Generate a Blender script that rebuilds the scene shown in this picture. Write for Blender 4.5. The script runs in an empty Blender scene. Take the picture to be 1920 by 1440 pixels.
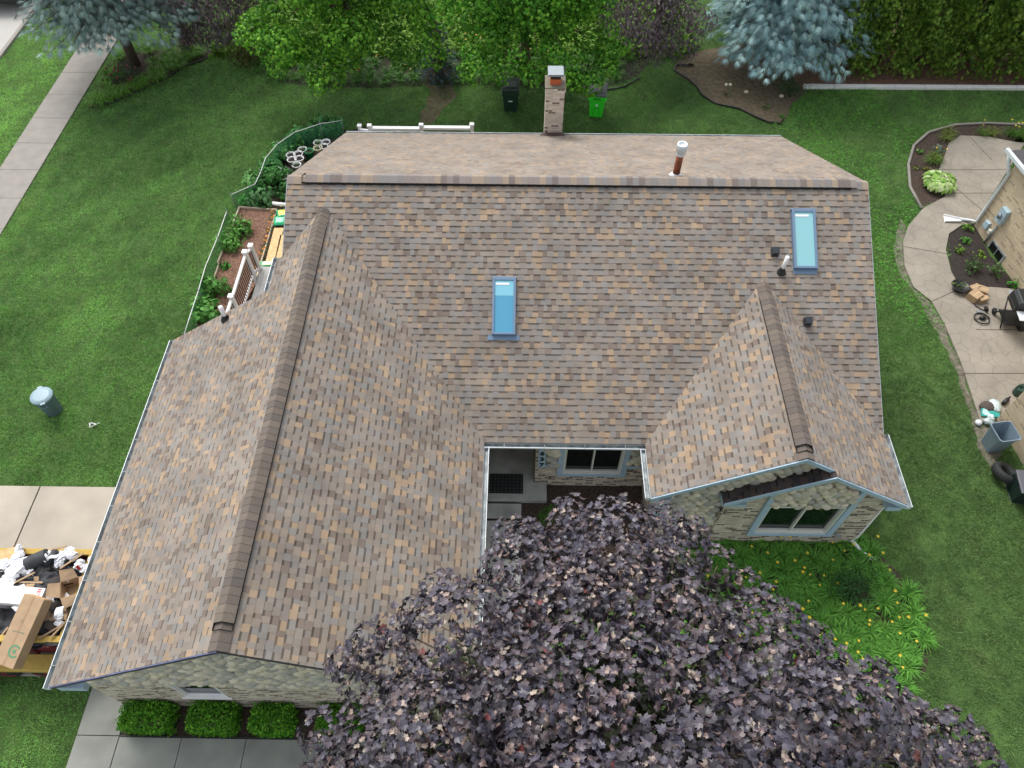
import bpy, bmesh, math, random
import numpy as np
from mathutils import Vector, Matrix

random.seed(7); rng = np.random.default_rng(11)
SC = bpy.context.scene
COL = SC.collection
def S(r, g, b, k=1.0):                       # sRGB 0-255 to linear
    f = lambda c: (c/255/12.92 if c/255 <= .04045 else ((c/255+.055)/1.055)**2.4)
    return (f(r)*k, f(g)*k, f(b)*k)

# ------------------------------------------------------------------ camera
CAM = Vector((0, 0, 16.475)); FPX = 1383.4
ROT = (Matrix.Rotation(math.radians(.787), 3, 'Z') @ Matrix.Rotation(math.radians(90-54.5), 3, 'X') @ Matrix.Rotation(math.radians(.056), 3, 'Z'))
cd = bpy.data.cameras.new('camera'); cam = bpy.data.objects.new('camera', cd); COL.objects.link(cam)
cam.matrix_world = Matrix.Translation(CAM) @ ROT.to_4x4()
cd.sensor_width = 36; cd.lens = FPX/1920*36; cd.clip_start = .1; cd.clip_end = 3000
SC.camera = cam
# ------------------------------------------------------------------ light: soft evening light from behind the house under thin cloud
SUN_AZ = math.radians(-28); SUN_EL = math.radians(54)
world = bpy.data.worlds.new('World'); SC.world = world; world.use_nodes = True
wn = world.node_tree
sky = wn.nodes.new('ShaderNodeTexSky'); sky.sky_type = 'NISHITA'; sky.sun_disc = False
sky.sun_elevation = SUN_EL; sky.sun_rotation = SUN_AZ; sky.air_density = 1.0; sky.dust_density = 3.0; sky.ozone_density = 1.0
hs = wn.nodes.new('ShaderNodeHueSaturation'); hs.inputs['Saturation'].default_value = .28   # thin cloud greys the blue
wn.links.new(sky.outputs[0], hs.inputs['Color']); wn.links.new(hs.outputs[0], wn.nodes['Background'].inputs[0]); wn.nodes['Background'].inputs[1].default_value = .15
sl = bpy.data.lights.new('sun', 'SUN'); sl.energy = 1.1; sl.angle = math.radians(26); sl.color = (1, .96, .90)
so = bpy.data.objects.new('sun', sl); COL.objects.link(so)
sd = Vector((math.sin(SUN_AZ)*math.cos(SUN_EL), math.cos(SUN_AZ)*math.cos(SUN_EL), math.sin(SUN_EL)))
so.rotation_euler = sd.to_track_quat('Z', 'Y').to_euler(); so.location = (0, 0, 40)
SC.view_settings.view_transform = 'Standard'; SC.view_settings.look = 'None'; SC.view_settings.gamma = 1
SC.view_settings.exposure = .80

# ------------------------------------------------------------------ survey helpers (photo sight line met with a known plane)
def ray(px, py): return ROT @ Vector(((px-960)/FPX, (720-py)/FPX, -1))
def hit(px, py, n, d):
    v = ray(px, py); n = Vector(n); return CAM + v*((d-n.dot(CAM))/n.dot(v))
def at(px, py, z=0.0): return hit(px, py, (0, 0, 1), z)
def atY(px, py, Y): return hit(px, py, (0, 1, 0), Y)
def poly(pts, z=0.0): return [(at(x, y, z).x, at(x, y, z).y) for x, y in pts]
def rough(pl, amp=.10, step=.25):                # uneven natural outline
    out = []
    for i in range(len(pl)):
        a = Vector(pl[i]); b = Vector(pl[(i+1) % len(pl)]); n = max(1, int((b-a).length/step))
        for k in range(n):
            p = a.lerp(b, k/n); out.append((p.x+random.uniform(-amp, amp), p.y+random.uniform(-amp, amp)))
    return out
def pix(P):                                   # numpy Nx3 -> Nx2 photo position (used to skip grass nobody sees)
    R = np.array(ROT); c = (np.asarray(P)-np.array(CAM)) @ R
    return np.stack([960+FPX*c[:, 0]/-c[:, 2], 720-FPX*c[:, 1]/-c[:, 2]], 1)

# ------------------------------------------------------------------ materials
def nd(nt, t, **kw):
    n = nt.nodes.new(t)
    for k, v in kw.items(): setattr(n, k, v)
    return n
def material(name, col=(.5, .5, .5), rough=.7, metal=0, spec=.5, attr=False, noise=0., nscale=8., bump=0., bscale=30., translucent=0., alpha=1., detail=3):
    m = bpy.data.materials.new(name); m.use_nodes = True; nt = m.node_tree; L = nt.links
    b = nt.nodes['Principled BSDF']; b.inputs['Roughness'].default_value = rough; b.inputs['Metallic'].default_value = metal
    b.inputs['Specular IOR Level'].default_value = spec
    b.inputs['Base Color'].default_value = (*col, 1)
    src = None
    if attr:
        a = nd(nt, 'ShaderNodeAttribute', attribute_name='Col'); src = a.outputs['Color']
    tc = nd(nt, 'ShaderNodeNewGeometry')
    if noise:
        n = nd(nt, 'ShaderNodeTexNoise'); n.inputs['Scale'].default_value = nscale; n.inputs['Detail'].default_value = detail
        L.new(tc.outputs['Position'], n.inputs['Vector'])
        mr = nd(nt, 'ShaderNodeMapRange'); mr.inputs[1].default_value = .3; mr.inputs[2].default_value = .7
        mr.inputs[3].default_value = 1-noise; mr.inputs[4].default_value = 1+noise
        L.new(n.outputs['Fac'], mr.inputs[0])
        mx = nd(nt, 'ShaderNodeVectorMath', operation='SCALE')
        if src: L.new(src, mx.inputs[0])
        else: mx.inputs[0].default_value = col
        L.new(mr.outputs[0], mx.inputs['Scale']); src = mx.outputs[0]
    if src: L.new(src, b.inputs['Base Color'])
    if bump:
        n = nd(nt, 'ShaderNodeTexNoise'); n.inputs['Scale'].default_value = bscale; n.inputs['Detail'].default_value = 4
        L.new(tc.outputs['Position'], n.inputs['Vector'])
        bp = nd(nt, 'ShaderNodeBump'); bp.inputs['Strength'].default_value = bump; bp.inputs['Distance'].default_value = .02
        L.new(n.outputs['Fac'], bp.inputs['Height']); L.new(bp.outputs[0], b.inputs['Normal'])
    out = nt.nodes['Material Output']; last = b.outputs[0]
    if translucent:
        t = nd(nt, 'ShaderNodeBsdfTranslucent')
        if src: L.new(src, t.inputs[0])
        else: t.inputs[0].default_value = (*col, 1)
        ms = nd(nt, 'ShaderNodeMixShader'); ms.inputs[0].default_value = translucent
        L.new(last, ms.inputs[1]); L.new(t.outputs[0], ms.inputs[2]); last = ms.outputs[0]
    if alpha < 1:
        t = nd(nt, 'ShaderNodeBsdfTransparent'); ms = nd(nt, 'ShaderNodeMixShader'); ms.inputs[0].default_value = alpha
        L.new(t.outputs[0], ms.inputs[1]); L.new(last, ms.inputs[2]); last = ms.outputs[0]
    L.new(last, out.inputs[0])
    return m
def brick_material(name, cols, bw=.2, bh=.067, mortar=(.3, .28, .25), dark=(.03, .028, .025), dark_amt=.12):
    m = bpy.data.materials.new(name); m.use_nodes = True; nt = m.node_tree; L = nt.links; b = nt.nodes['Principled BSDF']
    b.inputs['Roughness'].default_value = .9; b.inputs['Specular IOR Level'].default_value = .2
    g = nd(nt, 'ShaderNodeNewGeometry'); sp = nd(nt, 'ShaderNodeSeparateXYZ'); L.new(g.outputs['Position'], sp.inputs[0])
    ad = nd(nt, 'ShaderNodeMath', operation='ADD'); L.new(sp.outputs[0], ad.inputs[0]); L.new(sp.outputs[1], ad.inputs[1])
    nz = nd(nt, 'ShaderNodeTexNoise'); nz.inputs['Scale'].default_value = 3.0; L.new(g.outputs['Position'], nz.inputs['Vector'])
    m2 = nd(nt, 'ShaderNodeMath', operation='MULTIPLY_ADD'); m2.inputs[1].default_value = .03; L.new(nz.outputs['Fac'], m2.inputs[0]); L.new(sp.outputs[2], m2.inputs[2])
    cb = nd(nt, 'ShaderNodeCombineXYZ'); L.new(ad.outputs[0], cb.inputs[0]); L.new(m2.outputs[0], cb.inputs[1])
    def brick(c1, c2, mo, bias):
        t = nd(nt, 'ShaderNodeTexBrick'); t.inputs['Color1'].default_value = (*c1, 1); t.inputs['Color2'].default_value = (*c2, 1); t.inputs['Mortar'].default_value = (*mo, 1)
        t.inputs['Scale'].default_value = 1; t.inputs['Mortar Size'].default_value = .008; t.inputs['Bias'].default_value = bias
        t.inputs['Brick Width'].default_value = bw; t.inputs['Row Height'].default_value = bh; t.inputs['Mortar Smooth'].default_value = .3
        L.new(cb.outputs[0], t.inputs['Vector']); return t
    t1 = brick(cols[0], cols[1], mortar, 0)
    # a second, cell-wise random picks out the odd dark header
    fl = nd(nt, 'ShaderNodeMath', operation='DIVIDE'); fl.inputs[1].default_value = bh; L.new(m2.outputs[0], fl.inputs[0])
    fl2 = nd(nt, 'ShaderNodeMath', operation='FLOOR'); L.new(fl.outputs[0], fl2.inputs[0])
    w = nd(nt, 'ShaderNodeTexWhiteNoise', noise_dimensions='2D')
    u = nd(nt, 'ShaderNodeMath', operation='DIVIDE'); u.inputs[1].default_value = bw; L.new(ad.outputs[0], u.inputs[0])
    h = nd(nt, 'ShaderNodeMath', operation='MULTIPLY_ADD'); h.inputs[1].default_value = .5; L.new(fl2.outputs[0], h.inputs[0]); L.new(u.outputs[0], h.inputs[2])
    hf = nd(nt, 'ShaderNodeMath', operation='FLOOR'); L.new(h.outputs[0], hf.inputs[0])
    c2 = nd(nt, 'ShaderNodeCombineXYZ'); L.new(hf.outputs[0], c2.inputs[0]); L.new(fl2.outputs[0], c2.inputs[1]); L.new(c2.outputs[0], w.inputs['Vector'])
    lt = nd(nt, 'ShaderNodeMath', operation='LESS_THAN'); lt.inputs[1].default_value = dark_amt; L.new(w.outputs['Value'], lt.inputs[0])
    inv = nd(nt, 'ShaderNodeMath', operation='SUBTRACT'); inv.inputs[0].default_value = 1; L.new(t1.outputs['Fac'], inv.inputs[1])
    mu = nd(nt, 'ShaderNodeMath', operation='MULTIPLY'); L.new(lt.outputs[0], mu.inputs[0]); L.new(inv.outputs[0], mu.inputs[1])
    mx = nd(nt, 'ShaderNodeMixRGB'); L.new(mu.outputs[0], mx.inputs[0]); L.new(t1.outputs['Color'], mx.inputs[1]); mx.inputs[2].default_value = (*dark, 1)
    L.new(mx.outputs[0], b.inputs['Base Color'])
    bp = nd(nt, 'ShaderNodeBump'); bp.inputs['Strength'].default_value = .7; bp.inputs['Distance'].default_value = .012; bp.invert = True
    L.new(t1.outputs['Fac'], bp.inputs['Height']); L.new(bp.outputs[0], b.inputs['Normal'])
    return m

M = {}
M['shingle'] = material('shingle', attr=True, rough=.95, spec=.15, noise=.14, nscale=1.3, bump=.25, bscale=400)
M['deck_edge'] = material('roof_edge', S(70, 68, 70), .8)
M['cap'] = material('ridge_shingle', attr=True, rough=.95, spec=.15, noise=.12, nscale=50)
M['black'] = material('black_plastic', (.012, .012, .013), .5)
M['brick'] = brick_material('tan_brick', (S(222, 210, 192), S(176, 162, 144)), bw=.17, bh=.062, mortar=S(186, 178, 164), dark=S(92, 82, 74), dark_amt=.2)
M['chimney_brick'] = brick_material('chimney_brick', (S(232, 220, 204), S(200, 188, 172)), bw=.21, bh=.065, mortar=S(196, 190, 180), dark=S(120, 106, 96), dark_amt=.1)
M['brick2'] = brick_material('neighbour_brick', (S(226, 206, 176), S(206, 186, 158)), bw=.2, bh=.065, mortar=S(206, 192, 168), dark=S(178, 160, 138), dark_amt=.1)
M['stone'] = material('river_stone', attr=True, rough=.8, noise=.14, nscale=14, bump=.05, bscale=60)
M['mortar'] = material('mortar', S(120, 115, 100), .95, noise=.2, nscale=20)
M['blue_trim'] = material('blue_paint', S(170, 193, 211), .55, noise=.06, nscale=5)
M['white_vinyl'] = material('white_vinyl', (.82, .82, .82), .4, noise=.03, nscale=6)
M['cream'] = material('cream_frame', S(222, 222, 212), .45)
M['gutter'] = material('gutter_metal', S(215, 222, 226), .4, noise=.08, nscale=4)
M['gutter_in'] = material('gutter_inside', S(150, 158, 160), .5, noise=.45, nscale=7)
M['glass'] = material('window_glass', (.006, .010, .010), .04, spec=.6)
M['sky_frame'] = material('skylight_metal', S(112, 135, 160), .45, metal=.2)
M['concrete'] = material('concrete', S(146, 141, 134), .9, noise=.10, nscale=3, bump=.15, bscale=80, detail=8)
M['drive'] = material('driveway_concrete', S(174, 166, 152), .9, noise=.16, nscale=.9, bump=.15, bscale=60, detail=8)
M['walk'] = material('walk_concrete', S(138, 140, 133), .9, noise=.2, nscale=1.4, bump=.15, bscale=80, detail=8)
M['road'] = material('road_concrete', S(176, 174, 168), .9, noise=.06, nscale=1.2)
M['soil'] = material('soil', S(94, 84, 66), 1, noise=.35, nscale=6, bump=.6, bscale=25, detail=8)
M['mulch'] = material('mulch', S(70, 58, 50), 1, noise=.6, nscale=18, bump=.9, bscale=45, detail=5)
M['redmulch'] = material('red_mulch', S(124, 94, 78), 1, noise=.6, nscale=16, bump=.9, bscale=45, detail=5)
M['blackmulch'] = material('black_mulch', S(52, 45, 42), 1, noise=.5, nscale=30, bump=.8, bscale=40, detail=5)
M['turf'] = material('turf', S(66, 92, 42), 1, noise=.4, nscale=2.5, bump=.5, bscale=30, detail=8)
M['leaf'] = material('leaf', attr=True, rough=.6, spec=.2, translucent=.25)
M['gleaf'] = material('grass_blade', attr=True, rough=.6, spec=.25, translucent=.2)
M['purple'] = material('purple_leaf', attr=True, rough=.40, spec=.5, translucent=.06)
M['needle'] = material('needle', attr=True, rough=.6, spec=.3, translucent=.1)
M['bark'] = material('bark', S(92, 78, 66), .95, noise=.3, nscale=9, bump=.8, bscale=18)
M['paint'] = material('painted', attr=True, rough=.55, spec=.4)
M['plain'] = material('dull_surface', attr=True, rough=.85, spec=.25, noise=.1, nscale=15)
M['plastic'] = material('bin_plastic', attr=True, rough=.42, spec=.45)
M['metal'] = material('dull_metal', S(140, 148, 154), .5, metal=.5)
M['rust'] = material('rusted_pipe', S(130, 70, 40), .8, noise=.5, nscale=6)
M['wood'] = material('pale_wood', S(214, 180, 130), .8, noise=.18, nscale=9, bump=.2)
M['card'] = material('cardboard', S(172, 146, 116), .9, noise=.08, nscale=6)
M['paper'] = material('white_sheet', S(232, 234, 238), .5, noise=.04, nscale=10)
M['felt'] = material('black_felt', S(58, 60, 64), .7, noise=.3, nscale=5, bump=.5, bscale=9)
M['net'] = material('green_net', S(60, 130, 90), .8, alpha=.5)
M['rubber'] = material('rubber', (.02, .022, .023), .75, noise=.2, nscale=12)
M['clear'] = material('clear_bag', S(190, 205, 205), .2, spec=.8, noise=.3, nscale=14)
M['flower'] = material('petal', attr=True, rough=.5, translucent=.25)
M['grey_deck'] = material('grey_deck', S(168, 168, 166), .7, noise=.06, nscale=12)

# ------------------------------------------------------------------ object helpers
def tag(o, label=None, cat=None, group=None, kind=None):
    if label: o['label'] = label
    if cat: o['category'] = cat
    if group: o['group'] = group
    if kind: o['kind'] = kind
    return o
def thing(name, label, cat, loc=(0, 0, 0), rz=0, group=None):
    o = bpy.data.objects.new(name, None); COL.objects.link(o); o.location = loc; o.rotation_euler = (0, 0, rz); o.empty_display_size = .2
    return tag(o, label, cat, group)
def kids(o): return [c for c in bpy.data.objects if c.parent == o]
def copy_tree(o, parent=None):
    c = o.copy(); COL.objects.link(c); c.parent = parent
    for ch in kids(o): copy_tree(ch, c)
    return c
def wloc(p):
    v = Vector((0, 0, 0))
    while p: v = v+p.location; p = p.parent
    return v
class MB:
    def __init__(s): s.v = []; s.f = []; s.c = []; s.m = []; s.sm = []
    def add(s, vs, fs, col=(.5, .5, .5), mi=0, smooth=False):
        if not hasattr(col, '__len__'): col = (.5, .5, .5)
        o = len(s.v); s.v += [tuple(p) for p in vs]
        for f in fs: s.f.append([o+i for i in f]); s.c.append(col); s.m.append(mi); s.sm.append(smooth)
        return s
    def face(s, pts, col=(.5, .5, .5), mi=0): return s.add(pts, [list(range(len(pts)))], col, mi)
    def box(s, x0, x1, y0, y1, z0, z1, col=(.5, .5, .5), mi=0, mat=None):
        vs = [Vector((x, y, z)) for z in (z0, z1) for y in (y0, y1) for x in (x0, x1)]
        if mat is not None: vs = [mat @ v for v in vs]
        return s.add(vs, [(0, 2, 3, 1), (4, 5, 7, 6), (0, 1, 5, 4), (2, 6, 7, 3), (0, 4, 6, 2), (1, 3, 7, 5)], col, mi)
    def prism(s, pts, off, col=(.5, .5, .5), mi=0, mi_side=None):
        n = len(pts); off = Vector(off); a = [Vector(p) for p in pts]; b = [p+off for p in a]
        ms = mi if mi_side is None else mi_side
        s.add(a+b, [list(range(n))], col, mi); base = len(s.v)-2*n
        s.f.append([base+n+i for i in reversed(range(n))]); s.c.append(col); s.m.append(ms); s.sm.append(False)
        for i in range(n):
            j = (i+1) % n; s.f.append([base+i, base+n+i, base+n+j, base+j]); s.c.append(col); s.m.append(ms); s.sm.append(False)
        return s
    def tube(s, pts, r, n=8, col=(.5, .5, .5), mi=0, caps=True, smooth=True):
        pts = [Vector(p) for p in pts]; rs = r if isinstance(r, (list, tuple)) else [r]*len(pts); vs = []; fs = []
        up = Vector((0, 0, 1)); prev = None
        for i, p in enumerate(pts):
            d = (pts[min(i+1, len(pts)-1)]-pts[max(i-1, 0)]).normalized()
            a = prev if prev is not None else (up if abs(d.z) < .9 else Vector((1, 0, 0)))
            x = (a-d*a.dot(d)).normalized(); y = d.cross(x); prev = x
            for k in range(n):
                t = 2*math.pi*k/n; vs.append(p+(x*math.cos(t)+y*math.sin(t))*rs[i])
        for i in range(len(pts)-1):
            for k in range(n):
                k2 = (k+1) % n; fs.append((i*n+k, i*n+k2, (i+1)*n+k2, (i+1)*n+k))
        if caps: fs += [tuple(reversed(range(n))), tuple((len(pts)-1)*n+k for k in range(n))]
        return s.add(vs, fs, col, mi, smooth)
    def lathe(s, prof, c=(0, 0, 0), n=20, col=(.5, .5, .5), mi=0, smooth=True, mat=None):
        vs = []; fs = []; c = Vector(c)
        for r, z in prof:
            for k in range(n):
                t = 2*math.pi*k/n; p = Vector((r*math.cos(t), r*math.sin(t), z)); vs.append((mat @ p if mat is not None else p)+c)
        for i in range(len(prof)-1):
            for k in range(n):
                k2 = (k+1) % n; fs.append((i*n+k, i*n+k2, (i+1)*n+k2, (i+1)*n+k))
        return s.add(vs, fs, col, mi, smooth)
    def blob(s, c, rx, ry, rz, col=(.5, .5, .5), mi=0, n=8, m=5, mat=None, jit=0):
        vs = []; fs = []; c = Vector(c)
        for i in range(m+1):
            a = math.pi*i/m
            for k in range(n):
                t = 2*math.pi*k/n; q = 1+random.uniform(-jit, jit)
                p = Vector((rx*math.sin(a)*math.cos(t)*q, ry*math.sin(a)*math.sin(t)*q, rz*math.cos(a)*q)); vs.append((mat @ p if mat is not None else p)+c)
        for i in range(m):
            for k in range(n):
                k2 = (k+1) % n; fs.append((i*n+k, (i+1)*n+k, (i+1)*n+k2, i*n+k2))
        return s.add(vs, fs, col, mi, True)
    def build(s, name, mats, parent=None, bevel=0, world=True):
        if not isinstance(mats, (list, tuple)): mats = [mats]
        sh = np.array(wloc(parent)) if (parent and world) else np.zeros(3)
        o = np_mesh(name, np.array(s.v, float)-sh, s.f, s.c, mats, parent, s.m, s.sm)
        if bevel:
            b = o.modifiers.new('bevel', 'BEVEL'); b.width = bevel; b.segments = 2; b.limit_method = 'ANGLE'
        return o
def np_mesh(name, V, F, C, mats, parent=None, mi=None, sm=None, k=None):
    """F: list of index lists, or an NxK int array; C per face colours."""
    me = bpy.data.meshes.new(name); V = np.asarray(V, np.float32)
    if isinstance(F, np.ndarray):
        n, kk = F.shape; tot = np.full(n, kk, np.int32); flat = F.astype(np.int32).ravel()
    else:
        n = len(F); tot = np.array([len(f) for f in F], np.int32); flat = np.array([i for f in F for i in f], np.int32)
    st = np.concatenate([[0], np.cumsum(tot)[:-1]]).astype(np.int32)
    me.vertices.add(len(V)); me.vertices.foreach_set('co', V.ravel())
    me.loops.add(len(flat)); me.loops.foreach_set('vertex_index', flat)
    me.polygons.add(n); me.polygons.foreach_set('loop_start', st); me.polygons.foreach_set('loop_total', tot)
    if mi is not None: me.polygons.foreach_set('material_index', np.array(mi, np.int32))
    me.polygons.foreach_set('use_smooth', np.array(sm, bool) if sm is not None else np.zeros(n, bool))
    for m in (mats if isinstance(mats, (list, tuple)) else [mats]): me.materials.append(m)
    me.update(calc_edges=True)
    if C is not None:
        a = me.attributes.new('Col', 'FLOAT_COLOR', 'FACE'); C = np.asarray(C, np.float32)
        if C.shape[1] == 3: C = np.concatenate([C, np.ones((len(C), 1), np.float32)], 1)
        a.data.foreach_set('color', C.ravel())
    o = bpy.data.objects.new(name, me); COL.objects.link(o)
    if parent: o.parent = parent
    return o
def one(name, mb, mats, label, cat, group=None, kind=None, bevel=0):   # a thing that is a single mesh, origin at its base
    v = np.array(mb.v); c = v.mean(0); c[2] = v[:, 2].min(); mb.v = [tuple(p) for p in v-c]
    o = mb.build(name, mats, bevel=bevel); o.location = c; return tag(o, label, cat, group, kind)
def sheet(name, pts, z, mat, thick=0.0):
    mb = MB()
    if thick: mb.prism([(x, y, z) for x, y in pts], (0, 0, -thick))
    else: mb.face([(x, y, z) for x, y in pts])
    bm = bmesh.new(); o = mb.build(name, mat); bm.from_mesh(o.data)
    bmesh.ops.recalc_face_normals(bm, faces=bm.faces); bmesh.ops.triangulate(bm, faces=[f for f in bm.faces if len(f.verts) > 4])
    if not thick:
        for f in bm.faces:
            if f.normal.z < 0: f.normal_flip()
    bm.to_mesh(o.data); bm.free()
    return tag(o, kind='structure')
def text_part(txt, size, M4, mat, parent, name, ext=.004):
    cu = bpy.data.curves.new('lettering', 'FONT'); cu.body = txt; cu.size = size; cu.extrude = ext; cu.align_x = 'CENTER'; cu.offset = size*.03
    t = bpy.data.objects.new('lettering', cu); COL.objects.link(t)
    bpy.context.view_layer.update()
    me = bpy.data.meshes.new_from_object(t.evaluated_get(bpy.context.evaluated_depsgraph_get())); bpy.data.objects.remove(t); bpy.data.curves.remove(cu)
    me.materials.clear(); me.materials.append(mat)
    me.transform(Matrix.Translation(-wloc(parent)) @ M4)
    o = bpy.data.objects.new(name, me); COL.objects.link(o); o.parent = parent; return o

# ------------------------------------------------------------------ foliage
def unit(a): return a/np.maximum(np.linalg.norm(a, axis=1, keepdims=True), 1e-9)
def foliage(name, P, N, T, size, tv, tf, C, mat, parent=None):
    """copies of one leaf template: P place, N blade normal, T direction of the tip."""
    sh = np.array(wloc(parent)) if parent else 0
    N = unit(N); T = unit(T-N*(T*N).sum(1, keepdims=True)); B = np.cross(T, N)
    size = np.broadcast_to(np.asarray(size, float), (len(P),))[:, None, None]
    V = (P-sh)[:, None, :]+size*(tv[None, :, 0, None]*B[:, None]+tv[None, :, 1, None]*T[:, None]+tv[None, :, 2, None]*N[:, None])
    k = len(tv); F = (np.arange(len(P))[:, None, None]*k+tf[None]).reshape(-1, tf.shape[1])
    return np_mesh(name, V.reshape(-1, 3), F, np.repeat(C, len(tf), 0), mat, parent)
def star(pts, c, fold=.0, droop=.0):
    v = [(c[0], c[1], 0)]+[(x, y, fold*abs(x)-droop*y*y) for x, y in pts]; n = len(pts)
    return np.array(v), np.array([(0, i+1, (i+1) % n+1) for i in range(n)])
_half = [(.16, -.10), (.44, -.06), (.36, .10), (.62, .34), (.42, .38), (.40, .62), (.2, .52), (.17, .78)]
MAPLE = star([(0, 0)]+_half+[(0, 1.05)]+[(-x, y) for x, y in reversed(_half)], (0, .3), .34, .42)
_h2 = [(.32, .1), (.5, .5), (.2, .55)]
LEAF5 = star([(0, 0)]+_h2+[(0, 1)]+[(-x, y) for x, y in reversed(_h2)], (0, .35), .2, .2)
OVAL = (np.array([(0, 0, 0), (.24, .4, .05), (0, 1, -.1), (-.24, .4, .05)]), np.array([(0, 1, 2), (0, 2, 3)]))
BROAD = star([(0, 0), (.3, .1), (.38, .45), (.15, .85), (0, 1), (-.15, .85), (-.38, .45), (-.3, .1)], (0, .4), .2, .35)
def frond(n, spread, w, l0, curl):
    v = []; f = []
    for i in range(n):
        a = (i/(n-1)-.5)*2*spread; l = l0+(1-l0)*math.cos(a)**2*random.uniform(.8, 1.1); b = .35*(1-abs(a)/spread)*random.random()
        x, y = math.sin(a), math.cos(a); o = len(v)
        v += [(x*0-y*w, b-x*-w*0, 0), (y*w, b, 0), (x*l, b+y*l*(1-b), -curl*l*l+random.uniform(-.08, .08))]; f.append((o, o+1, o+2))
    return np.array(v), np.array(f)
FROND = frond(13, 1.3, .06, .5, .30)
FAN = frond(9, .75, .09, .6, .12)
def shell(n, up=.15, rnd=rng):                       # directions over a sphere, biased up
    d = rnd.normal(size=(n, 3)); d[:, 2] += up; return unit(d)
def tint(base, n, var=.2, hue=.08, rnd=rng):
    k = 1+rnd.uniform(-var, var, (n, 1)); h = 1+rnd.uniform(-hue, hue, (n, 3)); return np.array(base)[None]*k*h
def clumps_foliage(name, puffs, per, size, tmpl, cols, mat, parent, up=.5, inner=.35, droop=.6, flat=.8, jit=.5, pv=(.88, 1.12)):
    Ps = []; Ns = []; Ts = []; Cs = []; Sz = []
    for (x, y, z, r) in puffs:
        n = max(6, int(per*r*r)); d = shell(n, .25); rad = 1-inner*rng.random((n, 1))**1.5
        P = np.array([x, y, z])+d*rad*r*np.array([1, 1, flat])
        N = d+np.array([0, 0, up])+rng.normal(size=(n, 3))*jit
        T = d*np.array([1, 1, .3])+np.array([0, 0, -droop])+rng.normal(size=(n, 3))*.35
        pal = np.array(cols)[rng.integers(0, len(cols), n)]*(1+rng.uniform(-.2, .2, (n, 1)))*rng.uniform(*pv)
        Ps.append(P); Ns.append(N); Ts.append(T); Cs.append(pal); Sz.append(size*rng.uniform(.65, 1.15, n))
    return foliage(name, np.concatenate(Ps), np.concatenate(Ns), np.concatenate(Ts), np.concatenate(Sz), *tmpl, np.concatenate(Cs), mat, parent)
def bush(name, label, cat, c, r, col, size=.05, per=900, tmpl=OVAL, group=None, flat=.8, mat='leaf', n=9, stem=True):
    t = thing(name, label, cat, (c[0], c[1], c[2] if len(c) > 2 else 0), 0, group); z0 = t.location.z
    puffs = [(c[0]+random.uniform(-.55, .55)*r, c[1]+random.uniform(-.55, .55)*r, z0+r*flat*random.uniform(.35, 1.0), r*random.uniform(.4, .62)) for _ in range(n)]
    clumps_foliage('foliage', puffs, per, size, tmpl, [np.array(col)*k for k in (.75, 1, 1.2)], M[mat], t)
    if stem:
        mb = MB()
        for p in puffs[:5]: mb.tube([(c[0], c[1], z0), (c[0]*.5+p[0]*.5, c[1]*.5+p[1]*.5, z0+(p[2]-z0)*.6), p[:3]], [.015, .01, .005], 5)
        mb.build('stem', M['bark'], t)
    return t
def limbs(mb, base, targets, h, r0, lean=(0, 0)):
    b = Vector(base); top = b+Vector((lean[0], lean[1], h))
    n = 6; pts = [b+(top-b)*(i/n)+Vector((random.uniform(-.05, .05), random.uniform(-.05, .05), 0)) for i in range(n+1)]; pts[0] = b
    mb.tube(pts, [r0*1.35]+[r0*(1-.75*i/n) for i in range(1, n+1)], 10)
    for t in targets:
        t = Vector(t); k = random.uniform(.35, .9); s = b+(top-b)*k; m = s.lerp(t, .5)+Vector((0, 0, random.uniform(.0, .5)))
        mb.tube([s, m, t], [r0*.35*(1.2-k), r0*.2*(1.2-k), .008], 6)
def smooth_noise(x, y, sc, seed):
    r = np.random.default_rng(seed); g = r.random((97, 97)); u = (x/sc) % 96; v = (y/sc) % 96
    i = u.astype(int); j = v.astype(int); fu = u-i; fv = v-j; fu = fu*fu*(3-2*fu); fv = fv*fv*(3-2*fv)
    return (g[i, j]*(1-fu)+g[i+1, j]*fu)*(1-fv)+(g[i, j+1]*(1-fu)+g[i+1, j+1]*fu)*fv
def inside(x, y, pl):
    r = np.zeros(len(x), bool); n = len(pl)
    for i in range(n):
        x0, y0 = pl[i]; x1, y1 = pl[(i+1) % n]
        c = ((y0 > y) != (y1 > y))
        if y1 != y0: r ^= c & (x < (x1-x0)*(y-y0)/(y1-y0)+x0)
    return r
# ------------------------------------------------------------------ the setting: ground, paving, beds
HOUSE_FP = [(-8.1, 3.3), (-1.0, 3.3), (-1.0, 10.0), (.45, 10), (.45, 8.6), (3.1, 8.6), (3.1, 7.5), (7.9, 7.3), (7.9, 19.4), (-5.3, 19.4), (-5.3, 11), (-8.1, 11)]
sheet('ground', [(-400, -300), (400, -300), (400, 500), (-400, 500)], 0, M['turf'])
def slabs(name, x0, x1, y0, y1, nx, ny, mat, gap=.012, th=.05, z=.05):
    mb = MB()
    for i in range(nx):
        for j in range(ny):
            a = x0+(x1-x0)*i/nx; b = x0+(x1-x0)*(i+1)/nx; c = y0+(y1-y0)*j/ny; d = y0+(y1-y0)*(j+1)/ny
            mb.box(a+gap/2, b-gap/2, c+gap/2, d-gap/2, z-th, z+random.uniform(-.002, .002))
    o = mb.build(name, mat, bevel=.006); return tag(o, kind='structure')
slabs('sidewalk', -18.0, -16.6, -1.5, 47, 1, 33, M['concrete'])
sheet('road', [(-32, -60), (-20.95, -60), (-20.95, 90), (-32, 90)], .004, M['road'])
mb = MB(); mb.box(-20.95, -20.8, -60, 90, 0, .10); tag(mb.build('kerb', M['concrete']), kind='structure')
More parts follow.
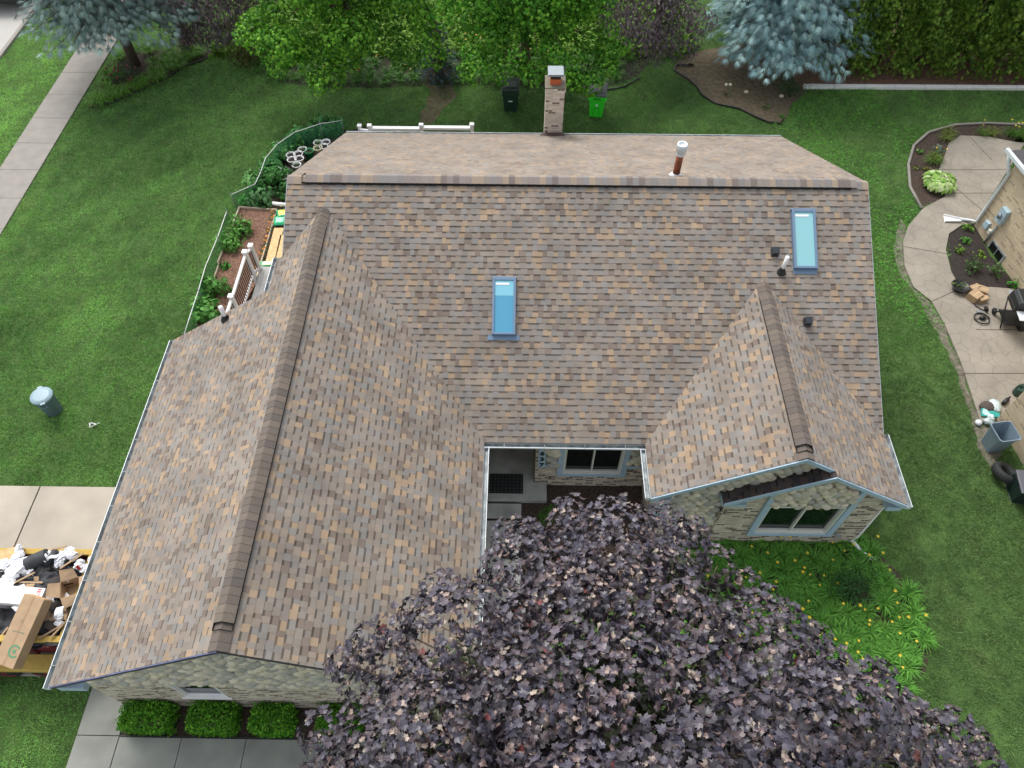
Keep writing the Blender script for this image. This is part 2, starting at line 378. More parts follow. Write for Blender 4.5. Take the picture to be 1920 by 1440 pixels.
# driveway of big slabs, front walk
mb = MB()
for x0, x1 in ((-16.6, -14.9), (-14.88, -11.86), (-11.84, -8.05)):
    mb.box(x0+.006, x1-.006, 3.92, 8.42, 0, .05)
tag(mb.build('driveway', M['drive'], bevel=.008), kind='structure')
mb = MB()
for a, b in ((3.72, 2.79), (2.78, 1.5), (1.49, .2)): mb.box(-8.92, -8.05, b, a-.005, 0, .05)
x = -8.04
for w in (1.28, 1.32, 1.3, 1.3, 1.3, 1.3, 1.3): mb.box(x+.006, x+w-.006, 1.4, 2.76, 0, .05+random.uniform(-.002, .002)); x += w
mb.box(-8.92, -8.06, 3.73, 3.9, 0, .048)
tag(mb.build('front_walk', M['walk'], bevel=.006), kind='structure')
sheet('front_bed', [(-8.04, 2.8), (.6, 2.8), (.6, 3.4), (-8.04, 3.4)], .012, M['mulch'])
mb = MB(); mb.box(-8.04, .6, 2.765, 2.795, 0, .06); tag(mb.build('bed_edging', M['black']), 'straight black plastic edging along the boxwood bed', 'edging')
sheet('court_bed', [(.4, 5.5), (3.2, 5.5), (3.2, 8.7), (.4, 8.7)], .012, M['mulch'])
sheet('court_soil', [(-1.05, 4.5), (.4, 4.5), (.4, 8.7), (-1.05, 8.7)], .008, M['mulch'])
LILY = poly([(1330, 1012), (1590, 1006), (1640, 1030), (1690, 1080), (1730, 1150), (1745, 1210), (1735, 1260), (1700, 1296), (1640, 1310), (1500, 1330), (1300, 1250), (1250, 1050)])
sheet('lily_bed', LILY, .010, M['mulch'])
# beds at the back
BED_L = poly([(165, 205), (215, 192), (265, 168), (310, 150), (345, 128), (385, 112), (398, 102), (390, 96), (330, 92), (250, 100), (205, 118)])
sheet('spruce_bed', BED_L, .010, M['mulch'])
BED_B = poly([(440, 112), (500, 150), (600, 165), (720, 165), (812, 160), (960, 160), (1080, 168), (1160, 160), (1200, 140), (1215, 120), (1215, 60), (440, 60)])
sheet('lily_border', BED_B, .010, M['blackmulch'])
DIRT = rough(poly([(806, 160), (848, 160), (852, 185), (836, 205), (820, 226), (790, 230), (800, 200)]), .14)
sheet('bare_soil', DIRT, .006, M['soil'])
BED_R = poly([(1262, 126), (1270, 140), (1305, 162), (1318, 180), (1345, 198), (1390, 208), (1420, 222), (1445, 231), (1466, 232), (1475, 220), (1485, 195), (1512, 175), (1510, 120), (1400, 80), (1290, 100)])
sheet('tree_bed', rough(BED_R, .05), .010, M['soil'])
def edging(pts, label, w=.05, h=.10):
    mb = MB(); P = [at(*p) for p in pts]; mb.tube([(p.x, p.y, h*.55) for p in P], w*.7, 6); return one('garden_edging', mb, M['black'], label, 'edging', bevel=0)
edging([(172, 203), (215, 194), (265, 170), (312, 150), (345, 128), (385, 113), (397, 104), (390, 98)], 'black edging curving below the left blue spruce bed')
edging([(1300, 124), (1268, 124), (1264, 134), (1290, 150), (1306, 164), (1316, 180), (1340, 196), (1385, 205), (1415, 220), (1440, 231), (1462, 233), (1468, 227)], 'black edging winding along the bare soil bed under the right spruce')
edging([(1130, 172), (1170, 165), (1200, 148)], 'short dark edging of the lily border behind the green cart')
mb = MB(); a = at(1505, 165); b = at(1960, 168)
for i in range(8):
    p = a.lerp(b, i/8); q = a.lerp(b, (i+1)/8); mb.box(p.x+.01, q.x-.01, p.y-.09, p.y+.09, 0, .13)
one('kerb_wall', mb, M['white_vinyl'], 'low white concrete kerb at the foot of the arborvitae hedge', 'kerb', bevel=.01)
sheet('hedge_bed', [(10.6, 25.98), (24, 26.0), (24, 33), (10.6, 33)], .012, M['redmulch'])
# soil under the fenced garden and the deck side
GARD = [(-9.25, 13.0), (-9.2, 19.2), (-8.4, 21.4), (-6.6, 22.8), (-5.5, 23.3), (-5.5, 12)]
sheet('garden_soil', GARD, .010, M['mulch'])

# neighbour's stamped patio
PAT = poly([(1692, 455), (1695, 500), (1712, 540), (1745, 566), (1770, 610), (1800, 680), (1838, 795), (1868, 787), (1990, 700), (1990, 480), (1920, 545), (1855, 540), (1800, 545), (1782, 510), (1772, 470), (1778, 440), (1800, 425), (1826, 420), (1990, 160), (1980, 275), (1900, 268), (1850, 258), (1800, 256), (1778, 270), (1768, 300), (1755, 330), (1772, 370), (1730, 392), (1702, 425)])
sheet('patio', PAT, .05, None or M['concrete'], .05)
pm = M['patio'] = material('stamped_patio', S(146, 139, 127), .85, noise=.16, nscale=1.2, detail=8); nt = pm.node_tree; L = nt.links; b = nt.nodes['Principled BSDF']
g = nd(nt, 'ShaderNodeNewGeometry'); nz = nd(nt, 'ShaderNodeTexNoise'); nz.inputs['Scale'].default_value = 3.; L.new(g.outputs['Position'], nz.inputs['Vector'])
ad = nd(nt, 'ShaderNodeVectorMath', operation='MULTIPLY_ADD'); ad.inputs[1].default_value = (.22, .22, 0); L.new(nz.outputs['Color'], ad.inputs[0]); L.new(g.outputs['Position'], ad.inputs[2])
vo = nd(nt, 'ShaderNodeTexVoronoi', feature='DISTANCE_TO_EDGE'); vo.inputs['Scale'].default_value = 2.6; L.new(ad.outputs[0], vo.inputs['Vector'])
mr = nd(nt, 'ShaderNodeMapRange'); mr.inputs[1].default_value = .0; mr.inputs[2].default_value = .05; mr.inputs[3].default_value = .78; mr.inputs[4].default_value = 1.; L.new(vo.outputs['Distance'], mr.inputs[0])
prev = b.inputs['Base Color'].links[0].from_socket; sc = nd(nt, 'ShaderNodeVectorMath', operation='SCALE'); L.new(prev, sc.inputs[0]); L.new(mr.outputs[0], sc.inputs['Scale']); L.new(sc.outputs[0], b.inputs['Base Color'])
bp = nd(nt, 'ShaderNodeBump'); bp.inputs['Distance'].default_value = .01; bp.inputs['Strength'].default_value = .5; L.new(mr.outputs[0], bp.inputs['Height']); L.new(bp.outputs[0], b.inputs['Normal'])
bpy.data.objects['patio'].data.materials[0] = pm
mb = MB()                                                  # saw-cut control joints, laid as thin dark strips
for p, q in (((1755, 362), (1905, 362)), ((1745, 566), (1800, 541)), ((1795, 700), (1990, 700)), ((1776, 338), (1860, 410)), ((1758, 318), (1905, 318)), ((1818, 256), (1860, 300)), ((1694, 462), (1776, 476)), ((1830, 618), (1990, 618))):
    a = at(*p, .054); c = at(*q, .054); d = (c-a).normalized(); s = Vector((-d.y, d.x, 0))*.012; mb.face([a-s, c-s, c+s, a+s])
tag(mb.build('patio_joint', material('joint', S(92, 84, 74), 1)), kind='structure')
NBED1 = poly([(1726, 392), (1704, 350), (1702, 310), (1712, 275), (1740, 250), (1790, 236), (1850, 232), (1985, 238), (1985, 268), (1900, 268), (1850, 258), (1800, 256), (1778, 270), (1768, 300), (1755, 330), (1772, 370)])
sheet('side_bed', NBED1, .012, M['mulch'])
NBED2 = poly([(1777, 470), (1775, 445), (1790, 428), (1826, 420), (1856, 480), (1915, 545), (1855, 542), (1800, 545), (1784, 512)])
sheet('wall_bed', NBED2, .014, M['blackmulch'])
mb = MB(); P = [at(*p) for p in [(1727, 393), (1705, 352), (1702, 310), (1712, 275), (1740, 250), (1790, 236), (1850, 233), (1985, 239)]]
mb.tube([(p.x, p.y, .05) for p in P], .05, 6); one('bed_kerb', mb, M['concrete'], 'grey edging curving round the neighbour flower bed', 'edging')
EDGE = poly([(1690, 410), (1672, 470), (1690, 520), (1720, 560), (1745, 600), (1790, 690), (1826, 800), (1842, 860), (1865, 880), (1880, 850), (1868, 787), (1838, 795), (1800, 680), (1770, 610), (1745, 566), (1712, 540), (1695, 500), (1692, 455), (1702, 425)])
sheet('worn_edge', rough(EDGE, .06), .005, material('grey_soil', S(116, 110, 98), 1, noise=.35, nscale=7, bump=.5, bscale=30, detail=8))

# ------------------------------------------------------------------ the house
XL, XR, YR, ZR, YF, ZE, YB = -5.466, 8.101, 13.931, 5.191, 8.437, 2.406, 19.67
SLM = (ZR-ZE)/(YR-YF); GX, GZ, GL, GR, GF, GB, SG = -4.575, 4.887, -8.437, -.733, 3.17, 11.248, .6457
RX, RZ, RL, RRX, RF, RF2, SR, BX = 5.574, 4.135, 2.837, 8.131, 7.13, 6.98, .632, 6.25
XE = -5.62
zm = lambda x, y: ZE+SLM*(y-YF); zr_ = lambda x, y: ZR-SLM*(y-YR)
zgl = lambda x, y: GZ-SG*(GX-x); zgr = lambda x, y: GZ-SG*(x-GX); zrl = lambda x, y: RZ-SR*(RX-x); zrr = lambda x, y: RZ-SR*(x-RX)
YGJ = YF+(GZ-ZE)/SLM; YRJ = YF+(RZ-ZE)/SLM; YV = YF+(zrr(XR, 0)-ZE)/SLM; YLV = YF+(zgl(XL, 0)-ZE)/SLM
house = thing('house', 'low tan brick house with a brown shingled roof, two skylights and a brick chimney', 'house', (1.3, 11, 0))
PAL = [(S(138, 133, 126), 33), (S(146, 136, 125), 24), (S(134, 134, 132), 17), (S(166, 146, 122), 14), (S(121, 111, 104), 11)]
PAL_W = np.array([w for _, w in PAL], float); PAL_W /= PAL_W.sum(); PAL_C = np.array([c for c, _ in PAL]); PAL_C = (PAL_C*.78+PAL_C.mean(0)*.22)*np.array([1.03, 1.0, .985])
DARKPAL = np.array([S(82, 76, 75), S(72, 67, 67), S(88, 78, 73), S(68, 64, 66), S(78, 70, 65)])
def clip(pl, a, b, c):                        # keep a*x+b*y<=c
    out = []
    for i in range(len(pl)):
        p = pl[i]; q = pl[(i+1) % len(pl)]; fp = a*p[0]+b*p[1]-c; fq = a*q[0]+b*q[1]-c
        if fp <= 0: out.append(p)
        if fp*fq < 0: t = fp/(fp-fq); out.append((p[0]+(q[0]-p[0])*t, p[1]+(q[1]-p[1])*t))
    return out
def convex_area(pl):
    return abs(sum(pl[i][0]*pl[(i+1) % len(pl)][1]-pl[(i+1) % len(pl)][0]*pl[i][1] for i in range(len(pl))))/2 if len(pl) > 2 else 0
def shingles(mb, plan, zf, up, eave, pal=PAL_C, pw=PAL_W, ex=.143):
    """plan: list of CONVEX plan polygons; zf plane; up: unit plan vector up-slope; eave: distance along up of the lowest course."""
    up = np.array(up, float); along = np.array([up[1], -up[0]])
    sl = (zf(*(up*1.0))-zf(0, 0)); ln = math.sqrt(1+sl*sl); nrm = Vector((-up[0]*sl, -up[1]*sl, 1))/ln
    for P in plan:
        pass
    allp = [p for P in plan for p in P]; us = [np.dot(p, along) for p in allp]; vs = [np.dot(p, up) for p in allp]
    Q = [[(np.dot(p, along), np.dot(p, up)) for p in P] for P in plan]
    step = ex/ln; n = int((max(vs)-eave)/step)+1
    def emit(pl, v0, lo, hi, col):
        pts = []
        for u, v in pl:
            x, y = along*u+up*v; h = lo+(hi-lo)*(v-v0)/step; pts.append(Vector((x, y, zf(x, y)))+nrm*h)
        if len(pts) > 2: mb.face(pts, col)
    for k in range(n):
        v0 = eave+k*step; v1 = v0+step; u = min(us)-random.random()*.3; tooth = random.random() < .5
        while u < max(us):
            w = random.uniform(.08, .17)
            c = np.array(pal[rng.choice(len(pal), p=pw)])*random.uniform(.85, .99)
            lo = .011 if tooth else .007
            for P in Q:
                s = clip(clip(clip(clip(P, 1, 0, u+w), -1, 0, -u), 0, 1, v1), 0, -1, -v0)
                if convex_area(s) < 2e-4: continue
                if tooth: emit(s, v0, lo, .002, c)
                else:
                    vb = v1-.034
                    a = clip(s, 0, 1, vb); b2 = clip(s, 0, -1, -vb)
                    if convex_area(a) > 1e-5: emit(a, v0, lo, .001, c)
                    if convex_area(b2) > 1e-5: emit(b2, v0, lo, .001, c*.5)
                # butt edge of the tab
                lowp = [q for q in s if abs(q[1]-v0) < 1e-6]
                if len(lowp) == 2:
                    A, B = [Vector((*(along*q[0]+up*q[1]), 0)) for q in lowp]
                    A.z = zf(A.x, A.y); B.z = zf(B.x, B.y); mb.face([A-nrm*.002, B-nrm*.002, B+nrm*lo, A+nrm*lo], c*.5)
            u += w; tooth = not tooth if random.random() < .85 else tooth
def roof_part(name, slopes, pal=PAL_C, pw=PAL_W, thick=.13):
    mb = MB()
    for plan, zf, up, eave, outline in slopes:
        shingles(mb, plan, zf, up, eave, pal*.6+pal.mean(0)*.46 if up[1] == -1 else pal, pw)  # rear slope: grazing-angle sheen painted in as paler, flatter tab colours
        mb.prism([(x, y, zf(x, y)-.004) for x, y in outline], (0, 0, -thick), mi=1)
    return mb.build(name, [M['shingle'], M['deck_edge']], house)
# main roof: front slope (valleys either side) and rear slope
front = [(XL, YR), (XL, YLV), (GX, YGJ), (GR, YF), (RL, YF), (RX, YRJ), (XR, YV), (XR, YR)]
front_c = [[(XL, YR), (XL, YLV), (GX, YGJ), (GX, YR)], [(GX, YR), (GX, YGJ), (GR, YF), (GR, YR)], [(GR, YR), (GR, YF), (RL, YF), (RL, YR)], [(RL, YR), (RL, YF), (RX, YRJ), (RX, YR)], [(RX, YR), (RX, YRJ), (XR, YV), (XR, YR)]]
rear = [(XL, YR), (XR, YR), (XR, YB), (XL, YB)]
roof_part('roof', [(front_c, zm, (0, 1), YF, front), ([rear], zr_, (0, -1), -YB, rear)])
gr_ = [(GX, GF), (GR, GF), (GR, YF), (GX, YGJ)]
gl_ = [(GX, GF), (GX, YGJ), (XL, YLV), (XE, YLV+.05), (XE, GB), (GL, GB), (GL, GF)]
gl_c = [[(GX, GF), (GX, YGJ), (XL, YLV), (XE, YLV+.05), (XE, GF)], [(XE, GF), (XE, GB), (GL, GB), (GL, GF)]]
roof_part('roof', [([gr_], zgr, (-1, 0), -GR, gr_), (gl_c, zgl, (1, 0), GL, gl_)])
rl_ = [(RX, RF), (RX, YRJ), (RL, YF), (RL, RF)]
rr_ = [(RX, RF), (BX, RF), (BX, RF2), (RRX, RF2), (RRX, YV), (XR, YV), (RX, YRJ)]
rr_c = [[(RX, RF), (BX, RF), (BX, YV+(YRJ-YV)*(XR-BX)/(XR-RX)), (RX, YRJ)], [(BX, RF2), (RRX, RF2), (RRX, YV), (XR, YV), (BX, YV+(YRJ-YV)*(XR-BX)/(XR-RX))]]
roof_part('roof', [([rl_], zrl, (1, 0), RL, rl_), (rr_c, zrr, (-1, 0), -RRX, rr_)])
# dark older pent strip on the left half of the bay gable
ZB_ = zrr(BX, 0); PX0 = 4.34; zp = lambda x, y: ZB_-.01-SR*(BX-x)
strip = [(PX0, RF2), (BX, RF2), (BX, 7.30), (PX0, 7.30)]
pr = roof_part('roof', [([strip], zp, (1, 0), PX0, strip)], DARKPAL, np.ones(5)/5, .08); pr['label'] = 'narrow strip of dark old shingles over the bay window'
# ridge caps over black ridge vent
def ridge(name, p0, p1, sa, sb, v0, v1, tone):
    p0 = Vector(p0); p1 = Vector(p1); d = (p1-p0); Ln = d.length; d.normalize(); side = Vector((d.y, -d.x, 0)); n = int(Ln/.143); mb = MB(); vt = MB()
    for i in range(n):
        t0 = Ln*i/n; t1 = Ln*(i+1)/n+.006; h = .066 if v0 <= t0 <= Ln-v1 else .012; hw = .165
        c = tone[rng.integers(0, len(tone))]*random.uniform(.94, 1.05); A = []; B = []
        for k in range(9):
            q = (k/8-.5)*2; s_ = sa if q < 0 else sb
            drop = s_*hw*(.86*abs(q)-.10*(1-q*q))
            o = side*(q*hw); zz = h-drop
            A.append(p0+d*t0+o+Vector((0, 0, zz+.006))); B.append(p0+d*t1+o+Vector((0, 0, zz)))
        for k in range(8): mb.add([A[k], A[k+1], B[k+1], B[k]], [(0, 1, 2, 3)], c, smooth=False)
        for k in range(8): mb.add([A[k]-Vector((0, 0, .008)), A[k+1]-Vector((0, 0, .008)), A[k+1], A[k]], [(0, 1, 2, 3)], c*.5)
    o = mb.build(name, M['cap'], house)
    for q, s_ in ((-1, sa), (1, sb)):
        a = p0+d*v0+side*(q*.158); b = p0+d*(Ln-v1)+side*(q*.158); up = Vector((0, 0, 1)); hw = .158
        vt.add([a+up*(-s_*hw-.02), b+up*(-s_*hw-.02), b+up*(-s_*hw+.078), a+up*(-s_*hw+.078)], [(0, 1, 2, 3)])
    for t in (v0, Ln-v1):
        c = p0+d*t; vt.add([c+side*-.15+Vector((0, 0, -sa*.15)), c+side*.15+Vector((0, 0, -sb*.15)), c+side*.15+Vector((0, 0, .052-sb*.15)), c+Vector((0, 0, .06)), c+side*-.15+Vector((0, 0, .052-sa*.15))], [(0, 1, 2, 3, 4)])
    vt.build('ridge_vent', M['black'], o)
T1 = np.array([S(142, 133, 126), S(134, 130, 128), S(122, 113, 108), S(154, 139, 123), S(139, 130, 124)])
T2 = np.array([S(106, 98, 91), S(111, 102, 94), S(100, 93, 88), S(114, 105, 96)])
ridge('ridge_cap', (XL, YR, ZR), (XR, YR, ZR), SLM, SLM, .35, .40, T1)
ridge('ridge_cap', (GX, GF, GZ), (GX, YGJ-.1, GZ), SG, SG, .32, .55, T2)
ridge('ridge_cap', (RX, RF, RZ), (RX, YRJ-.1, RZ), SR, SR, .16, .45, T2)
# fascia boards
M['chalk'] = material('chalked_edge', S(140, 146, 196), .8, noise=.35, nscale=4); M['drip'] = material('drip_edge', S(176, 182, 194), .6)
def rake(x0, x1, zf, y, h=.12, th=.03, dz=-.005, mat='blue_trim'):
    mb = MB()
    p = [(x0, y, zf(x0, 0)+dz), (x1, y, zf(x1, 0)+dz), (x1, y, zf(x1, 0)+dz-h), (x0, y, zf(x0, 0)+dz-h)]; mb.prism(p, (0, -th, 0)); mb.build('fascia', M[mat], house)
rake(GL, GX, zgl, GF+.002, .03, .012, mat='chalk'); rake(GX, GR, zgr, GF+.002, .05, .012, mat='deck_edge')
rake(RL, RX, zrl, RF+.002); rake(RX, BX, zrr, RF+.002); rake(BX, RRX, zrr, RF2+.002); rake(PX0, BX, zp, RF2+.002, .12)
for x, s in ((XL, -.03), (XR, .03)):
    mb = MB(); mb.prism([(x, YR, ZR-.005), (x, YB, zr_(0, YB)-.005), (x, YB, zr_(0, YB)-.16), (x, YR, ZR-.16)], (s*.5, 0, 0)); mb.build('fascia', M['drip'], house)
    y = YLV if x < 0 else YV; mb = MB(); mb.prism([(x, YR, ZR-.005), (x, y, zm(0, y)-.005), (x, y, zm(0, y)-.16), (x, YR, ZR-.16)], (s*.5, 0, 0)); mb.build('fascia', M['drip'], house)
for b_ in ((PX0, PX0+.5, RF2+.02, 7.28, 2.28, 2.40), (7.80, RRX-.02, RF2+.02, RF2+.3, 2.2, 2.36), (GL+.05, GL+.55, GF+.02, GF+.3, 2.05, 2.25), (RL+.05, 3.3, RF+.02, RF+.16, 2.12, 2.26)):
    mb = MB(); mb.box(*b_); mb.build('eave_box', M['blue_trim'], house)
# gutters: open troughs with hangers
def gutter(a, b, out, name='gutter'):
    a = Vector(a); b = Vector(b); d = (b-a).normalized(); o = Vector(out); U = Vector((0, 0, 1)); mb = MB(); w, h, t = .115, .10, .008
    prof = [(0, 0), (0, -h), (w*.75, -h), (w, -h*.35), (w, .0), (w-.014, .0), (w-.014, -h*.3), (w*.7, -h+.012), (.01, -h+.012), (.01, 0)]
    P = [a+o*p+U*q for p, q in prof]; Q = [b+o*p+U*q for p, q in prof]; n = len(prof)
    for i in range(n):
        j = (i+1) % n; mb.add([P[i], Q[i], Q[j], P[j]], [(0, 1, 2, 3)], mi=1 if 5 <= i <= 8 else 0)
    mb.face(list(reversed(P[:5]+[P[9]]))); mb.face(Q[:5]+[Q[9]])
    g = mb.build(name, [M['gutter'], M['gutter_in']], house); L_ = (b-a).length; k = max(2, int(L_/.8))
    for i in range(k):
        c = a+d*(L_*(i+.5)/k)+U*.004; s = d*.006; hg = MB(); hg.prism([c-s, c+s, c+s+o*w, c-s+o*w], (0, 0, -.006)); hg.build('hanger', M['gutter_in'], g)
gutter((GL, GF-.02, zgl(GL, 0)-.02), (GL, GB, zgl(GL, 0)-.02), (-1, 0, 0))
gutter((XE, GB+.0, zgl(XE, 0)-.02), (XE, YLV+.1, zgl(XE, 0)-.02), (-1, 0, 0))
gutter((GR, YF-.002, ZE-.02), (RL, YF-.002, ZE-.02), (0, -1, 0))
gutter((GR+.002, GF, ZE-.02), (GR+.002, YF-.12, ZE-.02), (1, 0, 0))
gutter((RL-.002, RF, ZE-.02), (RL-.002, YF-.12, ZE-.02), (-1, 0, 0))
gutter((RRX, RF2-.03, zrr(RRX, 0)-.02), (RRX, YV+.02, zrr(RRX, 0)-.02), (1, 0, 0))
gutter((XL, YB, zr_(0, YB)-.02), (XR, YB, zr_(0, YB)-.02), (0, 1, 0))
# brick walls
YC, YW, YBAY, YG, XG, XW = 8.66, 7.31, 7.19, 3.38, -8.12, 7.92
mb = MB()
def wall_y(y, x0, x1, z0, z1, hole=None, depth=.12, mi=0):
    if hole is None: mb.face([(x0, y, z0), (x1, y, z0), (x1, y, z1), (x0, y, z1)], mi=mi); return
    a, b, c, d = hole
    for q in ((x0, a, z0, z1), (b, x1, z0, z1), (a, b, z0, c), (a, b, d, z1)): mb.face([(q[0], y, q[2]), (q[1], y, q[2]), (q[1], y, q[3]), (q[0], y, q[3])], mi=mi)
    e = y+depth
    mb.face([(a, y, c), (a, e, c), (a, e, d), (a, y, d)], mi=mi); mb.face([(b, y, c), (b, y, d), (b, e, d), (b, e, c)], mi=mi)
    mb.face([(a, y, c), (b, y, c), (b, e, c), (a, e, c)], mi=mi); mb.face([(a, y, d), (a, e, d), (b, e, d), (b, y, d)], mi=mi)
def wall_x(x, y0, y1, z0, z1, mi=0): mb.face([(x, y0, z0), (x, y1, z0), (x, y1, z1), (x, y0, z1)], mi=mi)
def gable(y, x0, x1, z0, fl, fr, xa, mi=0):
    mb.face([(x0, y, z0), (x1, y, z0), (x1, y, fr(x1, 0)-.14), (xa, y, fr(xa, 0)-.14), (x0, y, fl(x0, 0)-.14)], mi=mi)
GW = (-6.52, -5.66, .95, 1.95)                  # garage window hole
wall_y(YG, XG, -1.02, 0, 2.1, GW); gable(YG, XG, -1.02, 2.1, zgl, zgr, GX)
wall_x(XG, YG, GB-.2, 0, 2.3); wall_x(-1.02, YG, 10.2, 0, 2.3)
mb.face([(XG, GB-.2, 0), (-5.3, GB-.2, 0), (-5.3, GB-.2, zgl(-5.3, 0)-.14), (XG, GB-.2, zgl(XG, 0)-.14)])
w = [atY(*p, YC) for p in [(1066, 842), (1170, 842), (1160, 885), (1058, 885)]]
CW = (w[3].x-.05, w[2].x+.04, w[3].z-.04, 2.0)
wall_y(YC, .44, 3.12, -.02, 2.4, CW); wall_x(.44, YC, 10.2, 0, 2.5); wall_y(10.2, -1.02, .44, 0, 2.6); wall_x(3.12, YW, YC, 0, 2.4)
wall_y(YW, 3.12, XW, 0, 2.2); gable(YW, 3.12, XW, 2.2, zrl, zrr, RX)
bw = [atY(*p, YBAY) for p in [(1445, 949), (1590, 950), (1548, 998), (1408, 998)]]
BW = ((bw[0].x+bw[3].x)/2, (bw[1].x+bw[2].x)/2, (bw[2].z+bw[3].z)/2, (bw[0].z+bw[1].z)/2)
BA, BB, BZ = BW[0]-.13, BW[1]+.13, BW[2]-.10; BWL = atY(1340, 985, YBAY).x
wall_y(YBAY, BWL, XW, 0, 2.2, BW); wall_x(BWL, YBAY, YW, 0, 2.5)
mb.face([(BWL, YBAY, 2.2), (XW, YBAY, 2.2), (XW, YBAY, zrr(XW, 0)-.13), (BX, YBAY, ZB_-.14), (BWL, YBAY, zp(BWL, 0)-.09)])
wall_x(XW, YBAY, YB-.35, 0, 2.35)
mb.face([(XW, YV, 2.3), (XW, YB-.35, 2.2), (XW, YR, ZR-.2)]); mb.face([(-5.25, YLV-1.5, 2.3), (-5.25, YB-.35, 2.2), (-5.25, YR, ZR-.2)])
wall_x(-5.25, GB-.2, YB-.35, 0, 2.35); wall_y(YB-.35, -5.25, XW, 0, 2.4)
mb.build('wall', M['brick'], house)
# soffit of the entry recess keeps it closed
mb = MB(); mb.box(-1.0, 3.1, YF+.02, 10.2, 2.26, 2.28); mb.build('soffit', M['white_vinyl'], house)
# river stone cladding
def stones(pl, y, sx=.21, sz=.15, name='stone_cladding', tone=1.0):
    xs = [p[0] for p in pl]; zs = [p[1] for p in pl]; mb = MB(); mb.prism([(x, y-.004, z) for x, z in pl], (0, -.02, 0), S(120, 116, 104)); r = 0; z = min(zs)
    pal = [S(194, 187, 170), S(202, 192, 170), S(178, 174, 162), S(166, 164, 156), S(208, 198, 178)]
    while z < max(zs)+.1:
        x = min(xs)-.1+(sx/2 if r % 2 else 0)
        while x < max(xs)+.1:
            px = x+random.uniform(-.045, .045); pz = z+random.uniform(-.035, .035)
            if inside(np.array([px]), np.array([pz]), pl)[0]:
                k = random.uniform(.75, 1.2); a = random.uniform(-.5, .5)
                mt = Matrix.Rotation(a, 4, 'Y')
                mb.blob((px, y-.03, pz), sx*.55*k, .07, sz*.62*k, np.array(random.choice(pal))*random.uniform(.85, 1.2)*tone, 0, 12, 7, mt, .02)
            x += sx
        z += sz*.86; r += 1
    return mb.build(name, M['stone'], house)
stones([(XG+.02, 1.95), (-6.6, 1.95), (-6.6, 2.0), (-5.6, 2.0), (-5.6, 1.95), (-1.04, 1.95), (-1.04, zgr(-1.04, 0)-.17), (GX, GZ-.17), (XG+.02, zgl(XG, 0)-.17)], YG)
PL = atY(1237, 976, YW); stones([(PL.x, PL.z), (BWL-.03, PL.z), (BWL-.03, zp(BWL, 0)-.05), (BX, ZB_-.08), (RX, RZ-.15), (PL.x, zrl(PL.x, 0)-.2)], YW, .22, .165)
stones([(BW[0]+.02, BW[3]+.03), (BW[1]-.02, BW[3]+.03), (BB-.14, 2.55), (BX, ZB_-.2), (BW[0]+.02, zp(BW[0], 0)-.14)], YBAY, .22, .165)
p = atY(1022, 870, YC); stones([(p.x, p.z), (CW[0]-.13, p.z), (CW[0]-.13, 2.35), (p.x, 2.35)], YC, .2, .16); stones([(CW[1]+.14, p.z), (3.1, p.z), (3.1, 2.35), (CW[1]+.14, 2.35)], YC, .2, .16)
# blue trim boards
for b_ in ((CW[0]-.13, CW[0], YC-.05, YC, CW[2]-.1, 2.3), (CW[1], CW[1]+.13, YC-.05, YC, CW[2]-.1, 2.3), (CW[0], CW[1], YC-.048, YC, CW[2]-.1, CW[2]), (p.x-.17, CW[0]-.132, YC-.046, YC, p.z-.1, p.z), (CW[1]+.132, 3.1, YC-.046, YC, p.z-.1, p.z), (p.x-.17, p.x, YC-.05, YC, p.z, 2.3),
           (BA, BW[0], YBAY-.06, YBAY, BZ, zp(BA, 0)-.10), (BW[1], BB, YBAY-.06, YBAY, BZ, 2.75), (BW[0], BW[1], YBAY-.055, YBAY, BZ, BW[2]), (PL.x-.2, PL.x, YW-.05, YW, PL.z-.11, 2.3), (PL.x, BWL-.02, YW-.045, YW, PL.z-.11, PL.z)):
    mb = MB(); mb.box(*b_); mb.build('trim_board', M['blue_trim'], house, bevel=.006)
mb = MB(); mb.box(PL.x-.11, PL.x-.09, YW-.056, YW-.052, PL.z+.2, 2.0); mb.build('trim_groove', M['black'], house)
# windows
def window_y(y, hole, frame='cream', slider=True, depth=.09, sill=None, f=.048):
    a, b, c, d = hole; mb = MB(); e = y+depth
    for q in ((a, a+f, c, d), (b-f, b, c, d)): mb.box(q[0]+.001, q[1]-.001, y-.025, e, q[2]+.001, q[3]-.001)
    mb.box(a+f, b-f, y-.024, e, c+.001, c+f); mb.box(a+f, b-f, y-.024, e, d-f, d-.001)
    if slider: m = (a+b)/2; mb.box(m-.02, m+.02, y+.0, e-.01, c+f, d-f)
    s = f+.022; mb.box(a+f, a+s, y+.01, e, c+f, d-f); mb.box(b-s, b-f, y+.01, e, c+f, d-f); mb.box(a+s, b-s, y+.012, e, c+f, c+s)
    w = mb.build('window', M[frame], house, bevel=.004)
    g = MB(); g.face([(a+f, e-.02, c+f), (b-f, e-.02, c+f), (b-f, e-.02, d-f), (a+f, e-.02, d-f)]); g.build('pane', M['glass'], w)
    if sill: s_ = MB(); s_.box(a-.06, b+.06, y-.06, y-.026, c-.05, c+.0); s_.build('sill', M[sill], w)
window_y(YC, CW); window_y(YBAY, BW); window_y(YG, GW, 'white_vinyl', False, .06, 'white_vinyl', .035)
